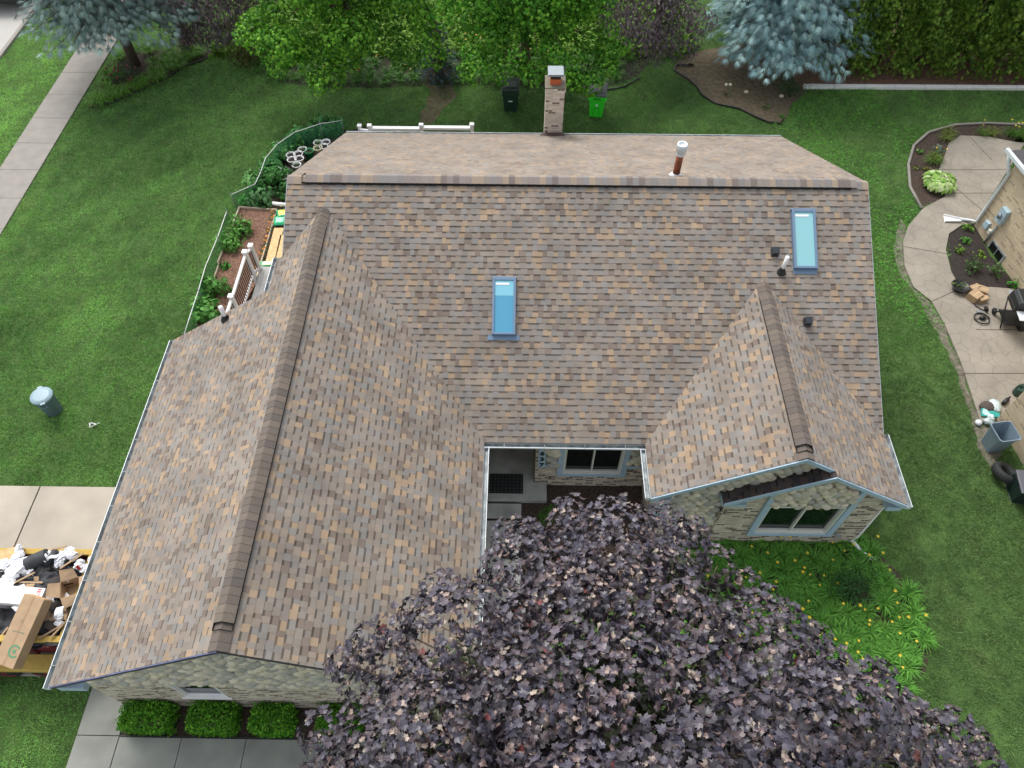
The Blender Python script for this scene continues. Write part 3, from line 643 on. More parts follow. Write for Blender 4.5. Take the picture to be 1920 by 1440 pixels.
# entry door in the recess, porch slab and step
mb = MB(); mb.box(-.85, .10, 10.14, 10.2, .18, 2.2, S(60, 40, 34)); dr = mb.build('door', M['paint'], house, bevel=.01)
k = MB(); k.blob((.02, 10.11, 1.1), .03, .03, .03, S(180, 160, 90)); k.build('handle', M['metal'], dr)
pc = material('porch_concrete', S(176, 178, 172), .8, noise=.25, nscale=2.5, bump=.1, bscale=60, detail=6)
mb = MB(); mb.prism([(-1.015, 10.19, .16), (-1.015, 8.16, .16), (.74, 8.16, .16), (.74, YC-.005, .16), (.432, YC-.005, .16), (.432, 10.19, .16)], (0, 0, -.16)); mb.build('porch', pc, house, bevel=.012)
mb = MB(); mb.box(-.97, .12, 7.72, 8.10, 0, .09); mb.box(-.97, .12, 5.6, 7.66, 0, .05); mb.build('step', pc, house, bevel=.012)
q = p.x-.085
for i, ch in enumerate('637'):
    zc = atY(1017, 846+i*10.5, YC).z-.09
    text_part(ch, .22, Matrix.Translation((q, YC-.058, zc)) @ Matrix.Rotation(math.pi/2, 4, 'X'), M['black'], house, 'house_number')
# skylights
def roof_frame(P, zf): n = Vector((0, -SLM, 1)).normalized(); u = Vector((1, 0, 0)); v = n.cross(u); return Matrix((( u.x, v.x, n.x, P.x), (u.y, v.y, n.y, P.y), (u.z, v.z, n.z, P.z), (0, 0, 0, 1)))
def skylight(x0, x1, y0, y1, lit, flash):
    P = Vector(((x0+x1)/2, y0, zm(0, y0))); T = roof_frame(P, zm); hw = (x1-x0)/2; L_ = (y1-y0)*math.sqrt(1+SLM**2); mb = MB(); f = .055
    mb.box(-hw, -hw+f, 0, L_, -.02, .11, mat=T); mb.box(hw-f, hw, 0, L_, -.02, .11, mat=T); mb.box(-hw+f, hw-f, 0, f, -.02, .108, mat=T); mb.box(-hw+f, hw-f, L_-f, L_, -.02, .108, mat=T)
    mb.box(-hw-.015, hw+.015, L_, L_+.03, -.02, .10, mat=T)
    s = mb.build('skylight', M['sky_frame'], house, bevel=.006)
    g = MB(); g.add([T @ Vector(v) for v in ((-hw+f, f, .085), (hw-f, f, .085), (hw-f, L_-f, .085), (-hw+f, L_-f, .085))], [(0, 1, 2, 3)]); g.build('pane', M['skyglass'+lit], s)
    b = MB(); b.box(-hw+f+.02, hw-f-.1, L_-f-.11, L_-f-.06, .087, .093, mat=T); b.build('vent_flap', M['white_vinyl'], s)
    b = MB()
    if lit == '': b.box(-hw+f+.001, hw-f-.001, L_-f-.36, L_-f-.001, .0855, .0865, mat=T); b.build('blind', material('pale_blind', S(128, 192, 210), .12, spec=.6), s)
    c = MB(); c.box(-hw-flash, hw+flash, -.11, -.0, -.002, .02, mat=T); c.build('flashing', M['sky_frame'], s)
M['skyglass'] = material('skylight_glass', S(84, 154, 186), .06, spec=.5); M['skyglass2'] = material('skylight_glass_pale', S(140, 192, 198), .06, spec=.5)  # sky reflection put into the base colour of each pane
skylight(-.605, -.07, 10.6, 11.78, '', .09); skylight(6.27, 6.81, 12.05, 13.3, '2', .0)
# roof vents and pipes
def vent_box(px, py):
    P = hit(px, py, (0, -SLM, 1), ZE-SLM*YF); T = roof_frame(P, zm); mb = MB(); mb.box(-.09, .09, -.1, .1, .0, .02, mat=T)
    mb.prism([T @ Vector(v) for v in ((-.075, -.08, .02), (.075, -.08, .02), (.075, .08, .02), (-.075, .08, .02))], T.to_3x3() @ Vector((0, .015, .14)))
    mb.build('roof_vent', material('vent_metal', (.03, .035, .045), .45), house, bevel=.012)
vent_box(1452, 474); vent_box(1513, 604)
def pipe(P, h, r, col='white_vinyl'):
    mb = MB(); mb.tube([P+Vector((0, 0, -.05)), P+Vector((0, 0, h))], r, 12); v = mb.build('vent_pipe', M[col], house)
    b = MB(); b.lathe([(r*2.6, -.02), (r*1.9, .04), (r*1.15, .12), (r*1.1, .14)], P, 14); b.build('boot', M['black'], v)
pipe(hit(1465, 510, (0, -SLM, 1), ZE-SLM*YF), .48, .045); pipe(hit(424, 598, (-SG, 0, 1), GZ-SG*GX*-1 if False else GZ+SG*-GX*1), .42, .05)
P = hit(1466, 514, (0, -SLM, 1), ZE-SLM*YF); T = roof_frame(P, zm); mb = MB(); mb.box(-.045, .045, -.05, .02, .012, .02, mat=T); mb.build('label_tag', M['white_vinyl'], house)
# rusty stove pipe behind the ridge
P = hit(1267, 329, (0, SLM, 1), ZR+SLM*YR); mb = MB(); mb.tube([P+Vector((0, 0, -.1)), P+Vector((0, 0, .62))], .085, 16); sp = mb.build('stove_pipe', M['rust'], house)
m2 = MB(); m2.lathe([(.19, -.10), (.17, -.02), (.1, .07), (.09, .09)], P, 16); m2.build('flashing', M['white_vinyl'], sp)
m2 = MB(); m2.lathe([(.1, .60), (.1, .72), (.125, .72), (.125, .88), (.12, .9), (.085, .9), (.08, .86), (.0, .86)], P, 18); m2.build('pipe_cap', M['gutter'], sp)
# chimney
cx0, cx1, cy0, cy1 = .72, 1.27, 19.55, 20.15; ctop = 3.95
mb = MB(); mb.box(cx0, cx1, cy0, cy1, 0, ctop-.12); mb.box(cx0-.025, cx1+.025, cy0-.025, cy1+.025, ctop-.12, ctop); ch = mb.build('chimney', M['chimney_brick'], house)
m2 = MB(); m2.prism([(cx0-.03, cy0-.03, ctop), (cx1+.03, cy0-.03, ctop), (cx1+.03, cy1+.03, ctop), (cx0-.03, cy1+.03, ctop)], (0, 0, .03)); m2.build('crown_slab', M['mortar'], ch)
m2 = MB(); m2.box(cx0+.12, cx1-.12, cy0+.13, cy1-.13, ctop+.03, ctop+.2); m2.build('flue', material('terracotta', S(196, 100, 62), .8, noise=.1), ch)
m2 = MB(); m2.box(cx0+.13, cx1-.13, cy0+.14, cy1-.14, ctop+.2, ctop+.33); m2.build('spark_screen', M['black'], ch)
m2 = MB(); m2.box(cx0+.04, cx1-.04, cy0+.05, cy1-.05, ctop+.33, ctop+.36, mi=0); m2.prism([(cx0+.05, cy0+.06, ctop+.36), (cx1-.05, cy0+.06, ctop+.36), (cx1-.05, cy1-.06, ctop+.36), (cx0+.05, cy1-.06, ctop+.36)], (0, 0, .03)); m2.build('chimney_cap', M['metal'], ch, bevel=.01)
m2 = MB(); z0 = zr_(0, cy0-.0)
m2.prism([(cx0-.15, cy0-.12, zr_(0, cy0-.12)+.02), (cx1+.1, cy0-.12, zr_(0, cy0-.12)+.02), (cx1+.02, cy0-.028, z0+.12), (cx0-.03, cy0-.028, z0+.12)], (0, -.01, .01)); m2.build('flashing', material('brown_flashing', S(72, 46, 44), .5), ch)
# downspout elbow by the bay and hose tap
mb = MB(); a = at(1598, 1010, .28); mb.tube([(XW+.06, YBAY+.1, 2.2), (XW+.06, YBAY+.05, .35), (a.x, a.y, .22)]+[tuple(at(*q, .1)) for q in ((1612, 1030), (1625, 1042), (1640, 1050))], .045, 10); mb.build('downspout', M['white_vinyl'], house)
mb = MB(); a = atY(1568, 1001, YBAY-.06); mb.tube([(a.x-.05, YBAY, a.z), (a.x, YBAY-.1, a.z), (a.x+.1, YBAY-.12, a.z)], .035, 8); mb.build('tap', M['metal'], house)
# ------------------------------------------------------------------ lawn grass
def grass():
    noz = [HOUSE_FP, [(-18.02, -5), (-16.58, -5), (-16.58, 60), (-18.02, 60)], [(-40, -60), (-20.78, -60), (-20.78, 90), (-40, 90)], [(-16.6, 3.9), (-8, 3.9), (-8, 8.44), (-16.6, 8.44)],
           [(-8.94, -3), (-8.03, -3), (-8.03, 3.9), (-8.94, 3.9)], [(-8.1, 1.38), (1.1, 1.38), (1.1, 3.4), (-8.1, 3.4)], [(-1.05, 4), (3.2, 4), (3.2, 8.7), (-1.05, 8.7)], LILY, BED_L, BED_R, PAT, NBED1, NBED2, [(10.6, 25.95), (30, 25.95), (30, 40), (10.6, 40)], GARD, [(12.6, 2), (30, 2), (30, 10.9), (12.9, 10.9)], [(14.7, 8), (40, 8), (40, 18.3), (14.7, 18.3)]]
    n = 900000
    x = rng.uniform(-23, 23, n); y = rng.uniform(1.2, 36, n)
    q = pix(np.stack([x, y, np.zeros(n)], 1)); k = (q[:, 0] > -220) & (q[:, 0] < 2140) & (q[:, 1] > -60) & (q[:, 1] < 1560)
    k &= rng.random(n) < np.clip(1.15-y/60, .4, 1)
    for pl in noz:
        k &= ~inside(x, y, pl)
    x = x[k]; y = y[k]
    thin = np.zeros(len(x))
    for pl, a in ((DIRT, .72), (EDGE, .7), (BED_B, .5)): thin = np.maximum(thin, inside(x, y, pl)*a)
    pat = smooth_noise(x+50, y+50, .55, 3)
    thin = np.maximum(thin, ((x > 8.3) & (pat > .80))*.6); thin = np.maximum(thin, ((x < -8.5) & (pat > .93))*.35)
    k = rng.random(len(x)) > thin; x = x[k]; y = y[k]
    n1 = smooth_noise(x*.94+y*.34+60, y*.94-x*.34+60, 2.4, 5); n2 = smooth_noise(x*2+y*.7+40, y*.5-x*.1+40, .5, 6); n3 = smooth_noise(x+70, y+70, .22, 8)
    b = 4; N = len(x); X = np.repeat(x, b)+rng.normal(size=N*b)*.035; Y = np.repeat(y, b)+rng.normal(size=N*b)*.035
    h = np.repeat(.035+.035*n2+.012*n3, b)*rng.uniform(.6, 1.3, N*b); a = rng.uniform(0, 6.283, N*b); w = .0045+.003*rng.random(N*b)
    lx = rng.normal(size=N*b)*.6*h; ly = rng.normal(size=N*b)*.6*h
    V = np.zeros((N*b, 3, 3)); ca, sa = np.cos(a)*w, np.sin(a)*w
    V[:, 0] = np.stack([X-ca, Y-sa, np.full(N*b, .004)], 1); V[:, 1] = np.stack([X+ca, Y+sa, np.full(N*b, .004)], 1); V[:, 2] = np.stack([X+lx, Y+ly, h], 1)
    worn = np.clip((x-8)/1.2, 0, 1)*np.clip((13.5-y)/2, 0, 1)
    c1, c2, c3 = np.array(S(90, 138, 70)), np.array(S(132, 174, 96)), np.array(S(160, 160, 112))
    n4 = smooth_noise((x*.8+y*.6)*.35+50, (y*.8-x*.6)*1.6+50, .9, 15); n5 = smooth_noise(x+33, y+44, 1.3, 16)
    t = np.clip(1.7*(.34*n1+.24*n2+.14*n3+.2*n4+.2*n5-.28), 0, 1)[:, None]; C = c1*(1-t)+c2*t; C = C*(.62+.76*(.35*n5+.3*n1+.35*n4))[:, None]; C = C*(1+.085*np.sin((x*.86-y*.5)*5.2+1.5*n1))[:, None]; C = C*(1+.25*np.clip((-5-x)/4, 0, 1)+.1*np.clip((x-8)/2, 0, 1))[:, None]; C = C*(1-.55*worn[:, None])+np.array(S(96, 112, 76))*.55*worn[:, None]
    dry = (smooth_noise(x+20, y+10, .35, 9) > .78)[:, None]*.35*rng.random((N, 1)); C = C*(1-dry)+c3*dry
    verge = ((x < -16)[:, None])*1.0; C = C*(1+.18*verge*np.array([1.2, 1, .6]))
    C = np.repeat(C, b, 0)*rng.uniform(.6, 1.4, (N*b, 1))
    o = np_mesh('grass', V.reshape(-1, 3), np.arange(N*b*3).reshape(-1, 3), C, M['gleaf']); tag(o, 'mown green lawn grass around the house', 'grass', kind='stuff')
    # broad-bladed weeds in the right-hand lawn
    n = 11000; x = rng.uniform(8.6, 15, n); y = rng.uniform(14, 26, n); k = (smooth_noise(x+9, y+30, 1.1, 12) > .42)
    for pl in noz: k &= ~inside(x, y, pl)
    x = x[k]; y = y[k]; n = len(x); P = np.stack([x, y, np.full(n, .05)], 1)
    foliageC = np.array(S(100, 172, 60))*rng.uniform(.7, 1.2, (n, 1))
    o = foliage('weeds', P, np.array([0, 0, 1.])+rng.normal(size=(n, 3))*.4, rng.normal(size=(n, 3)), rng.uniform(.06, .15, n), np.array([(-.09, 0, 0), (.09, 0, 0), (0, 1, .1)]), np.array([(0, 1, 2)]), foliageC, M['gleaf'])
    tag(o, 'broad bladed weeds scattered in the side lawn', 'weeds', kind='stuff')
grass()
n = 26000; x = rng.uniform(-12.5, 7, n); y = rng.uniform(25.5, 33, n); q = pix(np.stack([x, y, 0*x], 1)); k = (q[:, 1] < 108) & (q[:, 1] > -40) & (q[:, 0] > 300) & (q[:, 0] < 1300) & ~inside(x, y, BED_R) & ~inside(x, y, BED_L); x = x[k]; y = y[k]; n = len(x)
tag(foliage('undergrowth', np.stack([x, y, rng.uniform(.03, .28, n)], 1), np.array([0, 0, 1.])+rng.normal(size=(n, 3))*.5, rng.normal(size=(n, 3)), rng.uniform(.12, .26, n), *LEAF5, np.array(S(106, 146, 48))*rng.uniform(.6, 1.25, (n, 1)), M['leaf']), 'yellow green weedy undergrowth beneath the trees behind the border', 'undergrowth', kind='stuff')

# ------------------------------------------------------------------ foreground purple maple
def purple_maple():
    t = thing('purple_maple_tree', 'big dark purple maple in front of the house entry', 'tree', (1.9, 1.9, 0)); puffs = []
    rows = {985: (1050, 1110), 1020: (945, 1285), 1085: (910, 1305), 1150: (868, 1372), 1215: (790, 1465), 1280: (712, 1575), 1345: (645, 1705), 1410: (598, 1790), 1475: (590, 1830), 1545: (610, 1830), 1640: (640, 1800), 1760: (730, 1720), 1900: (820, 1600)}
    odd = 0
    for py, (a, b) in rows.items():
        odd = 1-odd; x = a+26+odd*38
        while x < b-14:
            qx = x+random.uniform(-26, 26); qy = py+random.uniform(-24, 24)
            d2 = ((qx-1190)/640)**2+((qy-1480)/560)**2; z = 5.6+3.3*max(0, 1-d2)+random.uniform(-.3, .2)+2.5*(smooth_noise(np.array([qx*1.0]), np.array([qy*1.25]), 105., 77)[0]-.5); edge = 1-d2 < .25
            gap = ((qx-1270)/185)**2+((qy-1350)/62)**2 < 1 or ((qx-1130)/110)**2+((qy-1215)/30)**2 < 1 or ((qx-905)/60)**2+((qy-1290)/40)**2 < 1
            if not gap and random.random() > .10:
                P = at(qx, qy, z); puffs.append((P.x, P.y, P.z, random.uniform(.40, .60)*(.72 if edge else 1)))
            x += random.uniform(78, 112)
    for px, py, z, r in ((1075, 958, 6.4, .26), (1060, 985, 6.4, .25), (1250, 975, 6.3, .28), (1240, 1005, 6.3, .25), (1175, 990, 6.3, .2), (960, 1005, 6.5, .28), (990, 1000, 6.5, .22), (815, 1095, 6.5, .2), (835, 1105, 6.5, .25), (740, 1178, 6.6, .25), (690, 1200, 6.6, .22), (780, 1150, 6.6, .22), (1345, 1060, 6.0, .28), (1300, 995, 6.1, .22), (1440, 1135, 5.9, .28), (1395, 1090, 5.9, .2), (1455, 1160, 5.8, .22), (1525, 1200, 5.7, .26), (1560, 1235, 5.7, .25), (1635, 1268, 5.5, .26), (1660, 1255, 5.5, .14), (1660, 1300, 5.4, .28), (1690, 1330, 5.5, .25), (1790, 1370, 5.3, .28), (1750, 1350, 5.3, .16), (1825, 1400, 5.3, .28), (1850, 1425, 5.3, .2), (600, 1370, 6.3, .25), (640, 1240, 6.5, .2), (1130, 990, 6.3, .22)):
        P = at(px, py, z); puffs.append((P.x, P.y, P.z, r))
    inner = [(random.uniform(-1.1, 4.1), random.uniform(.2, 2.9), random.uniform(4.4, 6.6), random.uniform(.5, .8)) for _ in range(60)]
    for px, py, z in ((1290, 1090, 5.2), (1325, 1130, 5.1), (1365, 1180, 5.0), (1300, 1170, 5.2), (1420, 1215, 4.9), (1470, 1250, 4.9), (1540, 1290, 4.8), (1600, 1330, 4.7), (1700, 1385, 4.6), (1240, 1120, 5.3), (1380, 1260, 5.1), (1240, 1060, 5.3), (1650, 1400, 4.8), (1500, 1330, 5.0), (1760, 1430, 4.6)):
        P = at(px, py, z); inner.append((P.x, P.y, P.z, .42))
    cols = np.array([S(80, 75, 87), S(70, 67, 80), S(88, 80, 89), S(62, 57, 64), S(80, 69, 72)]); bronze_highlight = np.array([S(144, 126, 118), S(122, 102, 98), S(164, 150, 138), S(108, 88, 88)]); deep = np.array([S(62, 72, 44), S(54, 58, 48), S(70, 76, 54)])
    Ps = []; Ns = []; Ts = []; Cs = []; Sz = []
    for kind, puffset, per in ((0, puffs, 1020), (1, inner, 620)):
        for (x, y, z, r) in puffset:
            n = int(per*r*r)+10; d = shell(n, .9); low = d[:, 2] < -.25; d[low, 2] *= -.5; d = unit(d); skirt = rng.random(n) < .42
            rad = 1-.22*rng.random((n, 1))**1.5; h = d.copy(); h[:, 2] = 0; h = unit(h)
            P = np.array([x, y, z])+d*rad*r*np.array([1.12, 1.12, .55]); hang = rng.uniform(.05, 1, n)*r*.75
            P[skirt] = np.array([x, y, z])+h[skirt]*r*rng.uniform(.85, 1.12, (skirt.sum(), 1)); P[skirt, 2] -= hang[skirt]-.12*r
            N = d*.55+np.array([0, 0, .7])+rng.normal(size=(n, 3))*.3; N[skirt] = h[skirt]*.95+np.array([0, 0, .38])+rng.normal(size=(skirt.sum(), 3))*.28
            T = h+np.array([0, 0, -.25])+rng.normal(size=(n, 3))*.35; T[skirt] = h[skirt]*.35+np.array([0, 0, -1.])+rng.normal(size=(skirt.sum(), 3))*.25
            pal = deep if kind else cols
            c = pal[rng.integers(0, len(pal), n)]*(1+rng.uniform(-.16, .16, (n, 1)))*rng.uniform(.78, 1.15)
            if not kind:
                toplit = (~skirt) & (d[:, 2] > .45) & (rng.random(n) < .34); c[toplit] = bronze_highlight[rng.integers(0, 4, toplit.sum())]*rng.uniform(.8, 1.1, (toplit.sum(), 1))  # clump-top leaves: sunlit highlights painted in as pale bronze leaf colour
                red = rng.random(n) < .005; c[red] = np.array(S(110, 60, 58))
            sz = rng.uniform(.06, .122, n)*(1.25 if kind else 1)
            if not kind: sz[toplit] *= .68; N[toplit] += rng.normal(size=(toplit.sum(), 3))*.5
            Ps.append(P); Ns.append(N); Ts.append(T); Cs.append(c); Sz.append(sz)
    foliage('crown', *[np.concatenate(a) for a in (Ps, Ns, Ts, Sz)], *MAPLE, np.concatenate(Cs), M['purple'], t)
    mb = MB(); limbs(mb, (1.9, 1.9, 0), [p[:3] for p in random.sample(puffs, 60)], 6.3, .17); mb.build('trunk', M['bark'], t)
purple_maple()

# ------------------------------------------------------------------ background trees
def broad_tree(name, label, base, puffs, cols, size, per, tmpl=LEAF5, mat='leaf', h=4.5, r0=.2, lean=(0, 0), **kw):
    t = thing(name, label, 'tree', (base[0], base[1], 0)); clumps_foliage('crown', puffs, per, size, tmpl, cols, M[mat], t, **kw)
    mb = MB(); limbs(mb, (base[0], base[1], 0), [p[:3] for p in random.sample(puffs, min(30, len(puffs)))], h, r0, lean); mb.build('trunk', M['bark'], t); return t
def front_puffs(spec, nx, r=(.3, .52), depth=3.4, fill=40, zlim=(2.0, 7.5)):
    """spec: rows of (photo y, left, right, z) tracing the near face of a crown; the rest of the crown is filled behind it."""
    out = []
    for py, a, b, z in spec:
        k = max(2, int((b-a)/nx))
        for i in range(k):
            P = at(a+(b-a)*(i+.5)/k+random.uniform(-.4, .4)*nx, py+random.uniform(-10, 10), z+random.uniform(-.3, .3)); out.append((P.x, P.y, P.z, random.uniform(*r)))
    xs = [p[0] for p in out]; ys = [p[1] for p in out]; cx = (min(xs)+max(xs))/2; hw = (max(xs)-min(xs))/2; y0 = min(ys)
    for _ in range(fill):
        a = random.uniform(0, 6.28); q = random.random()**.5; z = random.uniform(*zlim); s = 1-.55*max(0, (z-zlim[0]-2)/(zlim[1]-zlim[0]))
        out.append((cx+math.cos(a)*q*hw*s, y0+2.6+math.sin(a)*q*depth*.7*s+.22*(z-2), z, random.uniform(.6, .95)))
    return out
GREEN = [S(104, 160, 46), S(82, 138, 40), S(126, 180, 60), S(62, 112, 36)]
pf = front_puffs([(138, 570, 620, 2.0), (112, 505, 640, 2.2), (85, 470, 700, 2.5), (55, 455, 770, 2.9), (25, 465, 800, 3.3), (-10, 480, 800, 3.8), (-50, 480, 790, 4.4), (-100, 500, 770, 5.2)], 42)
for px, py, z in ((596, 160, 1.9), (590, 145, 1.9), (520, 128, 2.1), (455, 70, 2.6), (700, 60, 2.6)): P = at(px, py, z); pf.append((P.x, P.y, P.z, .33))
broad_tree('green_maple_tree', 'bright green maple overhanging the lily border, left of the chimney', (at(668, 118).x, at(668, 118).y), pf+[tuple(at(x_, y_, z_))+(.5,) for x_, y_, z_ in ((790, 40, 3), (800, 75, 2.6), (780, 15, 3.3), (745, 85, 2.5), (810, 105, 2.1), (760, 110, 2.0))], GREEN, .135, 800, droop=.9, up=.6, inner=.22, pv=(.7, 1.2))
pf = front_puffs([(152, 1066, 1100, 2.0), (135, 880, 1090, 2.1), (120, 870, 1140, 2.3), (95, 865, 1160, 2.5), (65, 840, 1170, 2.8), (35, 810, 1130, 3.2), (5, 800, 1110, 3.6), (-35, 810, 1120, 4.2), (-90, 830, 1110, 5.0)], 42)
for px, py, z in ((1078, 152, 2.1), (1150, 100, 2.3), (1165, 85, 2.3), (1140, 128, 2.1), (1118, 140, 2.0), (1000, 145, 2.1), (875, 128, 2.1)): P = at(px, py, z); pf.append((P.x, P.y, P.z, .33))
broad_tree('green_maple_tree', 'bright green maple hanging over the bins and behind the chimney', (at(985, 128).x, at(985, 128).y), pf, [S(102, 166, 50), S(80, 144, 42), S(126, 184, 62), S(64, 122, 38)], .135, 800, droop=.9, up=.6, inner=.22, pv=(.7, 1.2))
# purple weeping trees
PLUM = [S(116, 102, 112), S(100, 88, 98), S(130, 114, 120), S(90, 80, 86), S(120, 104, 100)]
pf = front_puffs([(80, 325, 430, 1.0), (66, 310, 445, 1.4), (48, 305, 450, 1.8), (30, 300, 450, 2.2), (5, 300, 455, 2.8), (-40, 310, 460, 3.6)], 36, (.4, .6), fill=30, zlim=(1.6, 5.5))
broad_tree('purple_plum_tree', 'dusky purple weeping tree between the left spruce and the green maple', (at(352, 88).x, at(352, 88).y), pf, PLUM, .16, 520, OVAL, droop=1.6, up=.2)
pf = front_puffs([(95, 1190, 1300, 1.3), (70, 1165, 1320, 1.7), (45, 1140, 1330, 2.2), (15, 1120, 1335, 2.8), (-20, 1120, 1340, 3.5), (-60, 1130, 1340, 4.2)], 38, (.35, .6), fill=30, zlim=(1.6, 6))
broad_tree('purple_plum_tree', 'grey purple weeping tree between the green maple and the right blue spruce', (at(1232, 110).x, at(1232, 110).y+1), pf, [S(124, 112, 118), S(108, 96, 104), S(136, 122, 126), S(96, 86, 90)], .16, 520, OVAL, droop=1.6, up=.2)
# blue spruces
def spruce(label, base, rmax, z0, h, cols, nb=150, lean=0, open_=0., fs=.42, name='blue_spruce_tree', step=.24, cut=None):
    t = thing(name, label, 'tree', (base[0], base[1], 0)); Ps = []; Ns = []; Ts = []; Cs = []; Sz = []; mb = MB()
    mb.tube([(base[0], base[1], 0), (base[0]+lean*.3, base[1], h*.35), (base[0]+lean, base[1], h)], [.2, .15, .02], 10)
    for i in range(nb):
        q = (i/nb)**1.35; z = z0+(h-z0)*q; a = i*2.39996+random.uniform(-.3, .3); Lb = rmax*(1-q)**.75*random.uniform(.72, 1.08)+.15
        if random.random() < open_: continue
        d = np.array([math.cos(a), math.sin(a), 0]); o = np.array([base[0]+lean*q, base[1], z]); sag = .32*Lb
        tip = o+d*Lb+np.array([0, 0, -sag*.6]); mb.tube([o, o+d*Lb*.5+np.array([0, 0, -sag*.5]), tip], [.035, .022, .006], 5)
        s = np.array([-d[1], d[0], 0]); n = max(5, int(Lb/step)); ks = np.linspace(.3, 1.02, n)
        for k in ks:
            wid = .42*Lb*(1.15-k)+.10
            for off in np.arange(-wid, wid+.01, .30):
                off += random.uniform(-.06, .06)
                p = o+d*(Lb*k)+s*off+np.array([0, 0, -sag*(k-.4*k*k)-.10*abs(off)+random.uniform(-.13, .07)])
                Ps.append(p); Ns.append(np.array([0, 0, 1.])+d*.45+rng.normal(size=3)*.4); Ts.append(d+s*(off/max(wid, .1))*.5+np.array([0, 0, -.25])+rng.normal(size=3)*.3)
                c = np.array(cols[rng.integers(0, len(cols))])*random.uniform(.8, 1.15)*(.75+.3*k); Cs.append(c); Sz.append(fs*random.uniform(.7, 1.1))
    foliage('crown', np.array(Ps), np.array(Ns), np.array(Ts), np.array(Sz), *FROND, np.array(Cs), M['needle'], t); mb.build('trunk', M['bark'], t); return t
BLUE = [S(156, 192, 192), S(136, 172, 176), S(170, 202, 200), S(112, 146, 150)]
b = at(1500, 163)
spruce('dense pale blue spruce standing by the arborvitae hedge', (b.x-.75, b.y+1.8), 3.05, 1.85, 9.5, BLUE, 240, fs=.38)
b = at(255, 122)
spruce('grey blue spruce with a bare trunk beside the sidewalk', (b.x, b.y), 3.3, 2.9, 11, [S(140, 164, 158), S(124, 148, 144), S(154, 178, 170), S(104, 126, 122)], 270, open_=.12, fs=.31, step=.21)
b = at(825, 150)
spruce('small dark dwarf spruce at the edge of the bare soil patch', (b.x, b.y), .75, .45, 2.4, [S(70, 92, 98), S(58, 78, 84)], 40, fs=.2, name='dwarf_spruce', step=.12)
# arborvitae hedge
def arborvitae(x, y, r, h):
    t = thing('arborvitae', 'tall green arborvitae in the dense hedge behind the white kerb', 'tree', (x, y, 0), 0, 'arborvitae hedge along the back boundary')
    n = int(7000*r*h/6); z = h*rng.random(n)**.9; a = rng.uniform(0, 6.283, n); bump = 1+(.16*np.sin(a*5+z*2.3)+.10*np.sin(a*9-z*4+x))+.3*smooth_noise(a*2+20, z*1.6+x+30, .5, 21); rr = r*np.clip(1.08-z/h, .04, 1)**.55*bump*rng.uniform(.8, 1.03, n)
    P = np.stack([np.cos(a)*rr, np.sin(a)*rr, .15+z], 1); out = np.stack([np.cos(a), np.sin(a), np.zeros(n)], 1)
    N = np.stack([-np.sin(a), np.cos(a), np.zeros(n)], 1)+out*.7+rng.normal(size=(n, 3))*.5; T = out*.55+np.array([0, 0, .55])+rng.normal(size=(n, 3))*.3
    C = np.array([S(116, 152, 54), S(96, 132, 46), S(136, 168, 70), S(76, 112, 42)])[rng.integers(0, 4, n)]*rng.uniform(.75, 1.2, (n, 1))
    foliage('crown', P+np.array([x, y, 0]), N, T, rng.uniform(.11, .21, n), *FAN, C, M['needle'], t)
    mb = MB(); mb.tube([(x, y, 0), (x, y, h*.8)], [.1, .02], 7); mb.build('trunk', M['bark'], t)
for x, y, r, h in ((12.5, 27.3, 1.0, 6.2), (14.0, 27.4, 1.05, 6.6), (15.5, 27.3, 1.0, 6.1), (17.0, 27.4, 1.1, 6.7), (18.5, 27.3, 1.0, 6.3), (20.1, 27.4, 1.1, 6.6), (21.7, 27.3, 1.05, 6.2), (13.3, 29.2, 1.1, 6.8), (15.3, 29.3, 1.1, 6.5), (17.3, 29.2, 1.1, 6.9), (19.4, 29.3, 1.1, 6.6)): arborvitae(x, y, r, h)

# ------------------------------------------------------------------ daylilies: a few prototypes, then copies
def lily_leaves(n, L, col):
    P = []; F = []; C = []
    for i in range(n):
        a = random.uniform(0, 6.283); l = L*random.uniform(.6, 1.1); r = random.uniform(0, .07); w = .008+.005*random.random(); lift = random.uniform(.45, 1.0)
        d = np.array([math.cos(a), math.sin(a), 0]); s = np.array([-d[1], d[0], 0]); o = len(P)
        for k, q in enumerate((0, .4, .75, 1.0)):
            p = d*(r+l*q*(.85-.25*lift))+np.array([0, 0, l*lift*(q*1.5-q*q*1.25)+.01]); ww = w*(1-q*q*.9); P += [p-s*ww, p+s*ww]
        for k in range(3): F.append((o+2*k, o+2*k+1, o+2*k+3, o+2*k+2))
        c = np.array(col)*random.uniform(.65, 1.25); C += [c]*3
    return np.array(P), np.array(F), np.array(C)
def flower_mb(p, col, s=.035):
    mb = MB(); p = Vector(p)
    for k in range(6):
        a = k*math.pi/3; d = Vector((math.cos(a), math.sin(a), .45)); t = Vector((-math.sin(a), math.cos(a), 0)); mb.face([p, p+d*s*.6+t*s*.3, p+d*s*1.1, p+d*s*.6-t*s*.3], col)
    mb.tube([(p.x*.3, p.y*.3, .05), (p.x*.8, p.y*.8, p.z*.7), p], .004, 4, S(90, 120, 50)); return mb
YEL = S(250, 218, 64); ORA = S(244, 170, 70)
def lily_proto(label, group, col, L=.5, n=60, fl=0, fc=YEL):
    t = thing('daylily', label, 'daylily', (0, 0, 0), 0, group); P, F, C = lily_leaves(n, L, col); np_mesh('leaves', P, F, C, M['leaf'], t)
    for i in range(fl):
        a = random.uniform(0, 6.28); r = random.uniform(.08, .25); flower_mb((r*math.cos(a), r*math.sin(a), L*random.uniform(.75, 1.05)), fc).build('flower', M['flower'], t)
    return t
